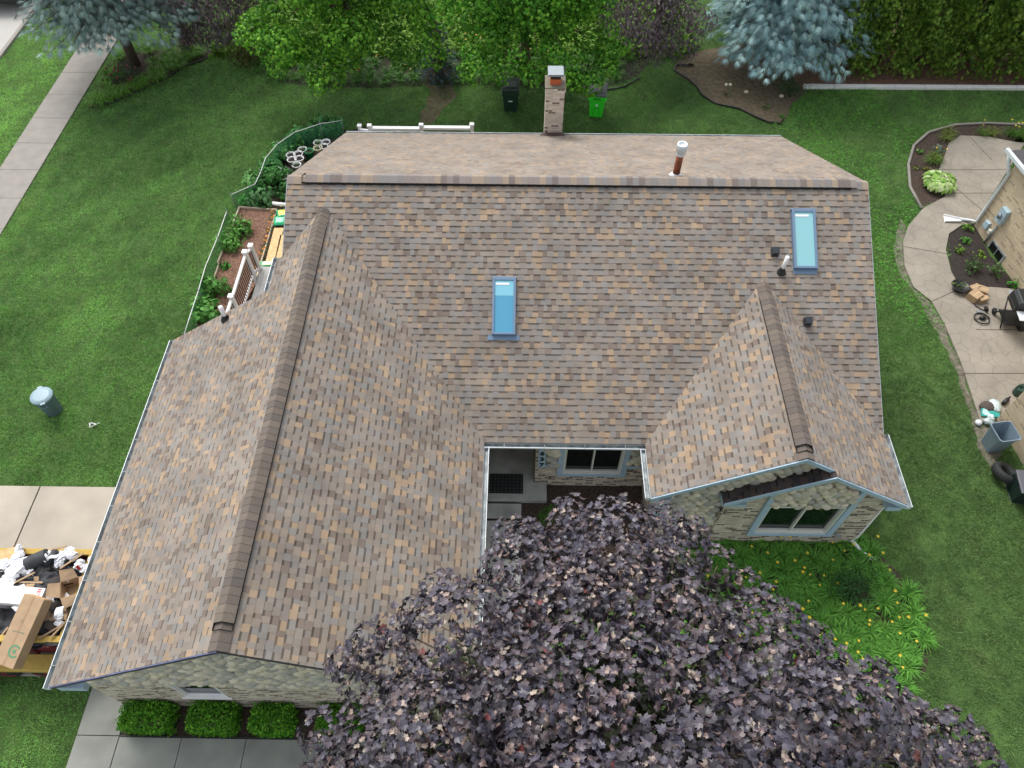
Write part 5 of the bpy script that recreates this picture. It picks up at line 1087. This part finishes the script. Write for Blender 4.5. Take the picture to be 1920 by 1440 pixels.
for k in range(9):
    px, py = random.uniform(5, 130), random.uniform(1045, 1185)
    crumple('cardboard_scrap', 'small bent cardboard scrap in the trailer heap', px, py, random.uniform(1.66, 1.78), random.uniform(.15, .35), random.uniform(.1, .2), random.uniform(0, 6), (.4, .3, .2), 'card', .14, 4, 3, 'scrap', seed=80+k)
slab('plywood_sheet', 'pale plywood sheet at the far left rail of the trailer', 'plywood', 8, 1050, 1.6, .8, .45, .02, .3, 0, 'wood', (.2, 0))

# ------------------------------------------------------------------ side garden, decks and fence
# rear deck with white railing
t = thing('deck_railing', 'white railing with black balusters on the deck behind the house', 'railing', (-3.3, 21, .5)); Z0, Z1 = .5, 1.6
posts = [(-4.99, 20.94), (-3.29, 21.0), (-1.62, 21.05)]
for x, y in posts:
    mb = MB(); mb.box(x-.055, x+.055, y-.055, y+.055, .0, Z1+.04); p_ = mb.build('post', M['white_vinyl'], t, bevel=.006); m2 = MB(); m2.box(x-.075, x+.075, y-.075, y+.075, Z1+.04, Z1+.07); m2.prism([(x-.065, y-.065, Z1+.07), (x+.065, y-.065, Z1+.07), (x+.065, y+.065, Z1+.07), (x-.065, y+.065, Z1+.07)], (0, 0, .02)); m2.build('post_cap', M['white_vinyl'], p_)
mb = MB(); mb.box(-5.53, -5.42, 21.5, 21.61, 0, 1.2); mb.box(-5.55, -5.40, 21.48, 21.63, 1.2, 1.24); mb.build('post', M['white_vinyl'], t, bevel=.006)
mb = MB()
for (a, b) in zip(posts, posts[1:]): mb.box(a[0]+.056, b[0]-.056, a[1]-.07, a[1]+.07, Z1-.09, Z1-.01); mb.box(a[0]+.056, b[0]-.056, a[1]-.03, a[1]+.03, Z0+.08, Z0+.14)
mb.tube([(-5.47, 21.5, 1.1), (-5.04, 21.0, 1.42)], .045, 6); mb.build('rail', M['white_vinyl'], t)
for (a, b) in zip(posts, posts[1:]):
    k = 15
    for i in range(k): x = a[0]+(b[0]-a[0])*(i+.7)/(k+.4); mb = MB(); mb.tube([(x, a[1], Z0+.14), (x, a[1], Z1-.1)], .011, 5); mb.build('baluster', M['black'], t)
mb = MB()
for i in range(9): mb.box(-5.0, -1.6, 19.75+i*.145, 19.75+i*.145+.138, .44, .5)
mb.box(-5.0, -1.6, 19.75, 21.05, .1, .43); one('rear_deck', mb, material('brown_deck', S(150, 118, 92), .8, noise=.12), 'brown timber deck behind the house', 'deck')
# side deck
DY = at(505, 500, .5).y; mb = MB()
for i in range(15):
    x = -7.75+i*.145; mb.box(x, x+.139, 11.4, DY-.145, .44, .5)
mb.box(-7.75, -5.6, DY-.14, DY, .44, .502); mb.box(-7.72, -5.6, 11.4, DY-.01, .1, .435); one('side_deck', mb, M['grey_deck'], 'grey composite deck beside the garage wing', 'deck')
M['dark_baluster'] = material('dark_baluster', S(58, 42, 38), .6)
t = thing('deck_railing', 'white railing with dark balusters on the grey side deck', 'railing', (-7.75, 14, .5))
pA = at(459, 473, 1.5); pB = at(470, 461, 1.42); pC = at(433, 556, 1.5); PB = [(pA, 1.5), (pB, 1.42), (pC, 1.5), (Vector((pC.x-.02, pC.y-1.75, 0)), 1.5)]
for q, z in PB:
    mb = MB(); mb.box(q.x-.055, q.x+.055, q.y-.055, q.y+.055, 0, z); p_ = mb.build('post', M['white_vinyl'], t, bevel=.006); m2 = MB(); m2.box(q.x-.075, q.x+.075, q.y-.075, q.y+.075, z, z+.05); m2.build('post_cap', M['white_vinyl'], p_, bevel=.01)
def rail_run(a, b, za, zb):
    mb = MB(); A = Vector((a.x, a.y, za)); B = Vector((b.x, b.y, zb)); d = (B-A).normalized(); A += d*.05; B -= d*.05
    for dz, r in ((-.08, .045), (-.86, .035)): mb.tube([A+Vector((0, 0, dz)), B+Vector((0, 0, dz))], r, 6, smooth=False)
    mb.build('rail', M['white_vinyl'], t); k = max(3, int((B-A).length/.11))
    for i in range(k): p = A.lerp(B, (i+.5)/k); mb = MB(); mb.box(p.x-.012, p.x+.012, p.y-.012, p.y+.012, p.z-.84, p.z-.1); mb.build('baluster', M['dark_baluster'], t)
rail_run(pA, pC, 1.5, 1.5); rail_run(pA, pB, 1.5, 1.42); rail_run(pC, PB[3][0], 1.5, 1.5)
# planks and soil bags between raised bed and house
for i, (a, b, l) in enumerate((((523, 427), (507, 490), 'wide pale pine plank lying between the raised bed and the house'), ((531, 440), (520, 490), 'pale pine plank half hidden under the eave'))):
    A = at(*a, .32); B = at(*b, .32); d = (B-A).normalized(); s = Vector((-d.y, d.x, 0))*(.15 if i == 0 else .1); mb = MB(); mb.prism([A-s, B-s, B+s, A+s], (0, 0, -.04)); one('wood_plank', mb, M['wood'], l, 'plank', bevel=.006)
def bag(label, px, py, z, lx, ly, rz, c1, c2):
    P = at(px, py, z); t = thing('soil_bag', label, 'bag', P, rz); mb = MB(); n = 10; vs = []
    for s in (1, -1):
        for j in range(n+1):
            for i in range(n+1):
                u, v = i/n*2-1, j/n*2-1; h = .07*max(0, (1-u**4)*(1-v**4))**.6*(1 if s > 0 else .6)*s+.008*math.sin(u*9+v*5); vs.append((u*lx/2, v*ly/2, h+.05))
    N = (n+1)*(n+1)
    for s in range(2):
        for j in range(n):
            for i in range(n):
                a = s*N+j*(n+1)+i; f = (a, a+1, a+n+2, a+n+1); col = c2 if (abs(i-4.5) < 2.6 and abs(j-4.5) < 2.6) else c1
                mb.f.append(list(f if s == 0 else reversed(f))); mb.c.append(col); mb.m.append(0); mb.sm.append(True)
    mb.v = vs; mb.build('sack', M['plastic'], t, world=False); return t
bag('green soil bag with yellow panel at the far end of the planks', 530, 403, .28, .35, .42, .3, S(40, 170, 110), S(240, 216, 90))
bag('pale green soil bag next to the yellow panelled one', 526, 416, .24, .4, .42, .1, S(44, 178, 120), S(150, 220, 180))
bag('flattened green and cream bag at the near end of the planks', 503, 498, .3, .5, .25, .1, S(60, 170, 110), S(244, 236, 190))
P = at(512, 381, .5); Q = at(538, 385, .5); mb = MB(); mb.tube([P, P.lerp(Q, .5), Q+Vector((.4, 0, 0))], .06, 12); mb.tube([P.lerp(Q, .55), P.lerp(Q, .62)], .072, 12); one('drain_pipe', mb, M['white_vinyl'], 'white drain pipe lying behind the raised bed', 'pipe')
# raised bed
t = thing('raised_bed', 'timber framed raised bed with red mulch beside the deck', 'raised bed', (-8.7, 16.5, 0)); mb = MB()
R0, R1, R2, R3 = at(449, 388, .25), at(519, 393, .25), at(478, 530, .25), at(408, 493, .25); R4 = at(368, 608, .25); R5 = at(440, 600, .25); R3b = at(413, 488, .25)
def board(a, b): 
    d = (b-a).normalized(); s = Vector((-d.y, d.x, 0))*.022; A = Vector((a.x, a.y, 0)); B = Vector((b.x, b.y, 0)); mb.prism([A-s, B-s, B+s, A+s], (0, 0, .27))
board(R0, R1); board(R1, R2); board(R0, R3); board(R3+Vector((.06, -.03, 0)), R4)
mb.build('frame', material('weathered_wood', S(186, 172, 150), .85, noise=.15, nscale=8), t)
mb = MB(); mb.prism([(q.x, q.y, .2) for q in (R0, R4, R5, R2, R1)], (0, 0, -.15)); mb.build('mulch', M['redmulch'], t)
# vegetables
TG = S(96, 150, 70)
for px, py, r, col, l, tm in ((452, 438, .42, TG, 'feathery tomato plant in the middle of the raised bed', LEAF5), (430, 460, .46, S(104, 158, 74), 'bushy tomato plant leaning over the left board of the raised bed', LEAF5), (405, 548, .5, S(88, 142, 66), 'big tomato plant at the near end of the raised bed by the railing', LEAF5), (392, 590, .45, S(92, 148, 70), 'squash plant by the garage corner', BROAD), (422, 500, .2, S(80, 136, 58), 'small seedling plant in the red mulch', LEAF5),
        (490, 378, .42, S(96, 142, 90), 'broad leaved eggplant at the far end of the raised bed', BROAD), (468, 376, .3, S(90, 170, 70), 'bright light green plant left of the eggplant', LEAF5), (500, 350, .5, S(74, 128, 62), 'dense dark vegetable plant behind the eggplant', LEAF5), (480, 345, .4, S(110, 160, 90), 'tall pale climbing bean at the net corner', BROAD), (525, 335, .4, S(70, 124, 60), 'leafy plant against the house corner', LEAF5), (508, 318, .4, S(90, 150, 84), 'cucumber plant between net and buckets', BROAD), (530, 288, .35, S(92, 154, 84), 'climbing cucumber by the net bend', BROAD), (560, 262, .42, S(86, 146, 80), 'leafy vine behind the bucket row', BROAD), (600, 245, .42, S(92, 150, 86), 'broad leaved vine near the back corner of the net', BROAD), (630, 240, .36, S(84, 140, 74), 'bushy plant at the far end of the net', LEAF5), (538, 365, .4, S(64, 116, 54), 'dark plant tucked under the house rake', LEAF5), (383, 520, .16, S(88, 132, 60), 'marigold like plant outside the left board', LEAF5)):
    c = at(px, py, .2); bush('vegetable_plant', l, 'plant', (c.x, c.y, .1), r, col, .12 if tm is not BROAD else .18, 620, tm, n=11, flat=1.0)
c0, c1 = at(519, 398, .2), at(480, 528, .2)
for i in range(11): p = c0.lerp(c1, (i+.5)/11); tt = bush('marigold', 'small marigold in the row along the right board of the raised bed', 'flower', (p.x-.06, p.y, .15), .14, S(72, 112, 52), .06, 900, LEAF5, group='marigolds along the raised bed', n=4); m2 = MB(); [m2.blob((p.x+random.uniform(-.1, .05), p.y+random.uniform(-.08, .08), .36), .035, .035, .022, S(240, 160, 50), n=7, m=4) for _ in range(2)]; m2.build('bloom', M['flower'], tt)
# buckets
def bucket(px, py, body, label, plant, r=.15):
    c = at(px, py, .36); t = thing('bucket', label, 'bucket', (c.x, c.y, 0)); mb = MB(); mb.lathe([(0, 0), (r*.85, 0), (r, .36), (r+.012, .36), (r+.012, .34), (r+.014, .375), (r-.01, .375), (r-.02, .3)], (0, 0, 0), 20, body); mb.build('pail', M['plastic'], t, world=False)
    mb = MB(); mb.lathe([(r-.015, .31), (0, .315)], (0, 0, 0), 16); mb.build('soil', M['blackmulch'], t, world=False)
    if plant: clumps_foliage('foliage', [(c.x, c.y, .42, .12)], 700, .07, BROAD, [S(92, 140, 66), S(76, 124, 56)], M['leaf'], t)
W = (.78, .78, .78); GRN = S(40, 140, 90)
for px, py, b_, l, pl_ in ((545, 290, W, 'white bucket at the left front of the cluster', 0), (559, 288, W, 'white bucket second in the front pair', 0), (547, 299, W, 'small white bucket at the bottom left of the cluster', 0), (561, 297, W, 'white bucket with dark soil at the bottom right of the cluster', 0), (567, 280, W, 'white bucket with a seedling behind the cluster', 1), (579, 283, GRN, 'green bucket with a seedling', 1), (596, 277, S(226, 214, 180), 'cream bucket with a seedling', 1), (611, 266, W, 'white bucket farthest along the row', 0), (607, 274, W, 'white bucket half hidden by the roof edge', 0), (556, 309, W, 'white bucket partly under the roof edge below the cluster', 1), (536, 320, S(50, 60, 66), 'dark grey bucket near the net plants', 0), (519, 319, W, 'white bucket nearest the net', 1), (532, 331, W, 'white bucket beside the dark grey one', 1), (596, 267, W, 'white bucket behind the cream one', 1)):
    bucket(px, py, b_, l, pl_)
# net fence
FT = [(345, 628, .75), (357, 590, .75), (372, 545, .75), (385, 500, .75), (408, 445, .75), (425, 396, .8)]; FU = [(433, 365, .8), (478, 345, .75), (489, 322, .75), (498, 296, .75), (520, 270, .75), (552, 248, .75), (600, 232, .75), (640, 226, .75)]
def net(pts, label):
    P = [at(x, y, z) for x, y, z in pts]; t = thing('net_fence', label, 'net fence', (P[0].x, P[0].y, 0)); mb = MB()
    for a, b in zip(P, P[1:]): mb.face([(a.x, a.y, .02), (b.x, b.y, .02), (b.x, b.y, b.z), (a.x, a.y, a.z)])
    mb.build('netting', M['net'], t); mb = MB(); mb.tube(P, .012, 5); mb.build('top_cord', M['white_vinyl'], t)
    for p in P[::2]+[P[-1]]: mb = MB(); mb.tube([(p.x, p.y, 0), (p.x, p.y, p.z+.12)], .012, 5); mb.build('stake', M['metal'], t)
net(FT, 'green garden net on stakes along the raised bed'); net(FU, 'green garden net curving round the bucket garden')

# ------------------------------------------------------------------ neighbour's house and its things
nA = at(1826, 424); nB = at(1920, 556); dn = (nB-nA).normalized(); out = Vector((dn.y, -dn.x, 0)); out = out if out.x < 0 else -out
nC = at(1867, 787); inn = -out
t = thing('neighbour_house', 'pale tan brick house at the right edge with a downspout and meter boxes', 'house', (nA.x, nA.y, 0))
def wallbox(o, L_, D_, h): mb.prism([o, o+dn*L_, o+dn*L_+inn*D_, o+inn*D_], (0, 0, h))
Z = Vector((0, 0, 0)); nj = nA+dn*((nC-nA).dot(dn))
mb = MB(); wallbox(Vector((nA.x, nA.y, 0)), (nj-nA).length, 12, 2.55); wallbox(Vector((nC.x, nC.y, 0)), 9, 14, 2.55); mb.build('wall', M['brick2'], t)
def eavebox(o, L_, D_):                        # low hipped roof slab with soffit
    mb = MB(); o = Vector((o.x, o.y, 2.55))+out*.16-dn*.3; e1 = dn*(L_+.3); e2 = inn*(D_+.4); U = Vector((0, 0, .16))
    P = [o, o+e1, o+e1+e2, o+e2]; mb.prism(P, U, mi=0)
    R_ = [p+U+Vector((0, 0, .004)) for p in P]; a, b = R_[0]+inn*(D_*.5)+dn*(min(4, L_*.4)), R_[1]+inn*(D_*.5); up = Vector((0, 0, D_*.22)); a += up; b += up
    mb.face([R_[0], R_[1], b, a], mi=1); mb.face([R_[3], R_[0], a], mi=1); mb.face([R_[2], R_[3], a, b], mi=1); return mb.build('roof', [M['white_vinyl'], M['deck_edge']], t)
eavebox(nA, (nj-nA).length, 12); eavebox(nC, 9, 14)
mb = MB(); o = Vector((nA.x, nA.y, 2.62))+out*.16-dn*.3
mb.prism([o+out*.1-dn*.1, o+dn*7+out*.1-dn*.1, o+dn*7-dn*.1, o-dn*.1], (0, 0, .12)); mb.build('gutter', M['gutter'], t, bevel=.01)
b0 = nA+out*.06+dn*.05; D0 = at(1818, 414, .1); D1 = at(1800, 412, .06)
mb = MB(); mb.tube([o+out*.05+dn*.1, o+out*.02+dn*.2+Vector((0, 0, -.15)), b0+Vector((0, 0, 2.1)), b0+Vector((0, 0, .25)), (D0.x, D0.y, .12), (D1.x, D1.y, .09)], .05, 8); ds = mb.build('downspout', M['gutter'], t)
mb = MB(); q0, q1 = at(1801, 413, .08), at(1770, 410, .06); d = (q1-q0).normalized(); s = Vector((-d.y, d.x, 0))
mb.prism([q0-s*.06, q1-s*.15, q1+s*.15, q0+s*.06], (0, 0, -.03)); mb.prism([q0-s*.08, q1-s*.17, q1-s*.15, q0-s*.06], (0, 0, .05)); mb.prism([q0+s*.06, q1+s*.15, q1+s*.17, q0+s*.08], (0, 0, .05)); mb.build('splash_trough', M['white_vinyl'], ds)
def onwall(px, py): return hit(px, py, out, out.dot(nA))
def wbox(name, px, py, w, h, dth, mat, bev=.012, rnd=False):
    P = onwall(px, py); mb = MB(); P0 = P-dn*w/2; 
    mb.prism([P0-Vector((0, 0, h/2)), P0+dn*w-Vector((0, 0, h/2)), P0+dn*w+Vector((0, 0, h/2)), P0+Vector((0, 0, h/2))], out*dth)
    return mb.build(name, mat, t, bevel=bev)
boxm = material('meter_box', S(176, 200, 214), .5, noise=.05)
mbx = wbox('meter_box', 1884, 404, .3, .5, .14, boxm); P = onwall(1884, 404)+out*.14; mb = MB(); mb.tube([P, P+out*.07], .08, 14); mb.build('meter', M['metal'], mbx)
wbox('utility_box', 1853, 421, .2, .24, .1, boxm); wbox('utility_box', 1857, 434, .13, .16, .07, M['cream'])
P = onwall(1872, 425); Q = onwall(1846, 458); mb = MB(); mb.tube([P+out*.05, Q+out*.05], .035, 8); mb.build('conduit', M['metal'], t)
P = onwall(1868, 473); mb = MB(); c0 = P-dn*.38
mb.prism([c0-Vector((0, 0, .2)), c0+dn*.76-Vector((0, 0, .2)), c0+dn*.76+Vector((0, 0, .2)), c0+Vector((0, 0, .2))], out*.03); bwn = mb.build('window', M['gutter_in'], t)
mb = MB(); c0 = P-dn*.33+out*.032
for k in range(2): e = c0+dn*(k*.34); mb.face([e-Vector((0, 0, .15)), e+dn*.31-Vector((0, 0, .15)), e+dn*.31+Vector((0, 0, .15)), e+Vector((0, 0, .15))])
mb.build('pane', M['glass'], bwn)
# grill: black lid on a cart, white side shelf toward the viewer
gc = at(1886, 606); gt = thing('gas_grill', 'black gas grill on a wheeled cart with a white side shelf on the patio', 'grill', (gc.x, gc.y, .05), -.10); BK = (.018, .02, .022)
mb = MB(); mb.box(-.30, .26, -.28, .30, .72, .84, BK); mb.build('firebox', M['plastic'], gt, bevel=.015, world=False)
mb = MB(); pr_ = [(-.30, .84), (-.28, 1.0), (-.20, 1.10), (.16, 1.10), (.24, 1.02), (.26, .84)]; n = len(pr_); vs = [(x, -.28, z) for x, z in pr_]+[(x, .30, z) for x, z in pr_]
mb.add(vs, [tuple(range(n)), tuple(reversed(range(n, 2*n)))]+[((i+1) % n, i, n+i, n+(i+1) % n) for i in range(n)], BK); ld = mb.build('lid', M['plastic'], gt, bevel=.02, world=False)
mb = MB(); mb.tube([(.28, -.24, .92), (.33, -.24, .93), (.33, .26, .93), (.28, .26, .92)], .014, 6); mb.build('handle', M['metal'], ld, world=False)
mb = MB(); mb.box(-.24, .24, -.66, -.30, .78, .81, (.72, .76, .80)); mb.build('side_shelf', M['plastic'], gt, bevel=.02, world=False)
mb = MB(); mb.box(-.24, .24, .32, .5, .78, .80, (.3, .34, .38)); mb.build('side_shelf', M['plastic'], gt, bevel=.01, world=False)
for x in (-.28, .24):
    mb = MB(); mb.tube([(x, -.30, .03), (x, .28, .74)], .02, 6, BK); mb.build('leg', M['plastic'], gt, world=False)
    mb = MB(); mb.tube([(x, .30, .08), (x, -.26, .74)], .02, 6, BK); mb.build('leg', M['plastic'], gt, world=False)
mb = MB(); mb.box(-.27, .23, -.3, .28, .2, .23, BK); mb.build('bottom_shelf', M['plastic'], gt, world=False)
for x in (-.33, .28): mb = MB(); mb.tube([(x-.02, .30, .1), (x+.03, .30, .1)], .1, 14, BK); mb.build('wheel', M['rubber'], gt, world=False)
def carton(px, py, z, s, rz, label, h=None):
    P = at(px, py, z); t = thing('cardboard_carton', label, 'box', (P.x, P.y, z), rz, 'small cartons beside the grill'); mb = MB(); mb.box(-s[0]/2, s[0]/2, -s[1]/2, s[1]/2, 0, s[2]); mb.build('box', M['card'], t, bevel=.006, world=False); mb = MB(); mb.box(-s[0]/2+.004, s[0]/2-.004, -.012, .012, s[2]+.0005, s[2]+.0015, S(206, 180, 140)); mb.build('tape', M['plain'], t, world=False)
carton(1824, 560, .05, (.34, .30, .22), .6, 'largest tan carton in the pile beside the grill'); carton(1823, 546, .05, (.3, .2, .2), .4, 'flat tan carton at the back left of the pile'); carton(1838, 550, .05, (.28, .26, .2), -.5, 'brown carton standing at the back right of the pile'); carton(1840, 565, .05, (.3, .16, .16), .35, 'small tan carton in front of the pile')
c = at(1840, 598, .06); mb = MB(); P = [(c.x+.21*math.cos(i*.3), c.y+.21*math.sin(i*.3), .075+.0007*i) for i in range(44)]; mb.tube(P, .014, 6); mb.tube([(c.x-.2, c.y, .07), (c.x+.2, c.y, .07)], .01, 5); mb.blob((c.x+.02, c.y+.01, .1), .1, .08, .06, n=9, m=5); one('hose_coil', mb, M['black'], 'black hose coil lying flat on the patio near the grill', 'hose')
mb = MB(); mb.tube([at(*q, .07) for q in ((1822, 565), (1830, 574), (1840, 580), (1850, 583))], .014, 6); c = at(1849, 580, .1); mb.tube([c+Vector((-.03, 0, 0)), c+Vector((.03, 0, .02))], .09, 14); one('hose_end', mb, M['black'], 'black hose leading from the cartons to the grill wheel', 'hose')
c = at(1836, 586, .05); mb = MB(); mb.box(c.x-.08, c.x+.08, c.y-.05, c.y+.05, .05, .09); one('metal_plate', mb, M['metal'], 'small grey plate between the hose coil and the cartons', 'plate', bevel=.006)
c = at(1914, 611, .05); mb = MB(); mb.box(c.x-.15, c.x+.3, c.y-.22, c.y+.25, .055, .08)
for i in range(5): mb.box(c.x-.13+i*.08, c.x-.09+i*.08, c.y-.2, c.y+.22, .08, .095)
one('black_tray', mb, M['black'], 'black ribbed tray at the right picture edge below the grill', 'tray', bevel=.005)
c = at(1797, 542, .05); t2 = thing('plant_pot', 'shallow black bowl of plants at the patio step', 'plant pot', (c.x, c.y, .05)); mb = MB(); mb.lathe([(0, 0), (.16, 0), (.25, .13), (.27, .15), (.24, .15), (.2, .09), (0, .09)], (0, 0, 0), 20, BK); mb.build('bowl', M['plastic'], t2, world=False); clumps_foliage('foliage', [(c.x-.05, c.y+.05, .2, .15), (c.x+.1, c.y, .22, .14)], 500, .09, BROAD, [S(112, 132, 72), S(92, 118, 60)], M['leaf'], t2)
# watering can, bottle, gravel bag
c = at(1907, 738, .05); t2 = thing('watering_can', 'dark green watering can by the neighbour wall corner', 'watering can', (c.x, c.y, .05)); GN = S(44, 74, 64); mb = MB(); mb.lathe([(0, 0), (.13, 0), (.14, .05), (.13, .24), (.12, .26), (.07, .265), (.065, .24), (0, .2)], (0, 0, 0), 20, GN); mb.build('body', M['plastic'], t2, world=False)
mb = MB(); mb.tube([(.1, .06, .26), (0, .05, .38), (-.1, .04, .36), (-.13, .03, .2)], .017, 7, GN); mb.build('handle', M['plastic'], t2, world=False); mb = MB(); mb.tube([(.12, -.02, .08), (.25, -.05, .26), (.3, -.06, .3)], [.03, .02, .03], 8, GN); mb.build('spout', M['plastic'], t2, world=False)
a, b = at(1881, 757, .12), at(1894, 744, .14); mb = MB(); mb.tube([a, a.lerp(b, .65), a.lerp(b, .75), b], [.055, .055, .025, .025], 12); one('black_bottle', mb, M['black'], 'black bottle lying beside the watering can', 'bottle')
mb = MB(); c = at(1852, 764, .08); t2 = thing('gravel_bag', 'clear bag of brown gravel with a teal label leaning on the patio edge', 'bag', (c.x, c.y, .05)); mb.blob((0, 0, .07), .24, .17, .09, S(84, 76, 72), n=16, m=8, jit=.04); mb.build('gravel', M['plain'], t2, world=False)
mb = MB(); mb.prism([(-.28, -.28, .03), (.2, -.32, .03), (.22, -.1, .1), (-.25, -.08, .1)], (0, 0, .02), S(60, 170, 160)); mb.prism([(-.26, -.25, .055), (.0, -.29, .055), (-.12, -.12, .115), (-.2, -.1, .115)], (0, 0, .004), S(200, 232, 230)); mb.build('label_panel', M['plastic'], t2, bevel=.012, world=False)
mb = MB(); mb.blob((.18, .02, .1), .16, .2, .06, n=12, m=6, jit=.12); mb.build('plastic_fold', M['clear'], t2, world=False)
c = at(1834, 793, .06); mb = MB(); mb.blob((c.x, c.y, .08), .085, .085, .075, n=12, m=7, jit=.06); one('crumpled_ball', mb, M['paper'], 'crumpled whitish ball left of the clear bag', 'litter')
c = at(1853, 790, .08); mb = MB(); mb.blob((c.x, c.y, .09), .16, .1, .08, n=11, m=6, jit=.25); mb.blob((c.x+.1, c.y+.1, .1), .08, .12, .08, n=9, m=6, jit=.25); one('clear_bag', mb, M['clear'], 'crumpled clear plastic bag above the grey tub', 'bag')
# grey square tub
c = at(1858, 836); t2 = thing('grey_tub', 'open square grey plastic trash tub leaning by the neighbour wall', 'trash can', (c.x, c.y, 0), .15); GY = S(128, 146, 160); mb = MB()
def rr(w, z, k=5):
    o = []; r = w*.28
    for cx_, cy_, a0 in ((w-r, w-r, 0), (-w+r, w-r, 90), (-w+r, -w+r, 180), (w-r, -w+r, 270)):
        for i in range(k): a = math.radians(a0+90*i/(k-1)); o.append((cx_+r*math.cos(a), cy_+r*math.sin(a), z))
    return o
rings = [rr(.2, 0), rr(.262, .66), rr(.285, .67), rr(.285, .72), rr(.265, .72), rr(.2, .2), rr(.19, .08)]; n = len(rings[0]); vs = [p for r in rings for p in r]
fs = [(i*n+k, i*n+(k+1) % n, (i+1)*n+(k+1) % n, (i+1)*n+k) for i in range(len(rings)-1) for k in range(n)]+[tuple(reversed(range(n))), tuple((len(rings)-1)*n+k for k in range(n))]
mb.add(vs, fs, GY, smooth=False); mb.build('tub', M['plastic'], t2, world=False); mb = MB(); mb.blob((0, 0, .2), .15, .15, .08, (.02, .02, .025), n=10, m=5); mb.build('dark_contents', M['plastic'], t2, world=False)
# tyre leaning and dark wheelie bin
c = at(1890, 884, .28); t2 = thing('old_tyre', 'black tyre leaning behind the dark tote at the right edge', 'tyre', (c.x, c.y, 0), 0); mb = MB(); T = Matrix.Translation((0, 0, .18)) @ Matrix.Rotation(.35, 4, 'Y') @ Matrix.Rotation(-.25, 4, 'X'); mb.lathe([(.19, -.09), (.3, -.11), (.34, -.07), (.345, .07), (.3, .11), (.19, .09), (.18, .0), (.19, -.09)], (0, 0, 0), 30, mat=T); mb.build('tread', M['rubber'], t2, world=False)
c = at(1900, 925); t2 = thing('storage_tote', 'dark green tote with a grey lid at the right edge', 'tote', (c.x+.12, c.y, 0), -.1); mb = MB(); mb.prism([(-.26, -.3, 0), (.26, -.3, 0), (.26, .2, 0), (-.26, .2, 0)], (0, 0, .02), S(30, 48, 46)); V0 = [(-.24, -.26), (.3, -.26), (.3, .22), (-.24, .22)]; V1 = [(-.3, -.32), (.36, -.32), (.36, .27), (-.3, .27)]
mb.add([(x, y, .02) for x, y in V0]+[(x, y, .55) for x, y in V1], [(0, 1, 5, 4), (1, 2, 6, 5), (2, 3, 7, 6), (3, 0, 4, 7), (3, 2, 1, 0), (4, 5, 6, 7)], S(30, 48, 46)); mb.build('body', M['plastic'], t2, bevel=.02, world=False)
mb = MB(); mb.prism([(-.32, -.34, .55), (.38, -.34, .55), (.38, .29, .6), (-.32, .29, .6)], (0, 0, .05), S(96, 98, 106)); mb.build('lid', M['plastic'], t2, bevel=.02, world=False)
# doormat with studs
t2 = thing('doormat', 'dark green rubber doormat on the entry porch slab', 'doormat', (-.26, 8.6, .16)); mb = MB(); mb.box(-.42, .42, -.27, .27, .001, .016, (.012, .02, .02)); mb.build('mat', M['rubber'], t2, bevel=.003, world=False)
mb = MB()
for i in range(9):
    for j in range(6): mb.box(-.37+i*.0925-.007, -.37+i*.0925+.007, -.22+j*.088-.007, -.22+j*.088+.007, .0162, .019, (.25, .27, .27))
mb.build('studs', M['paint'], t2, world=False)
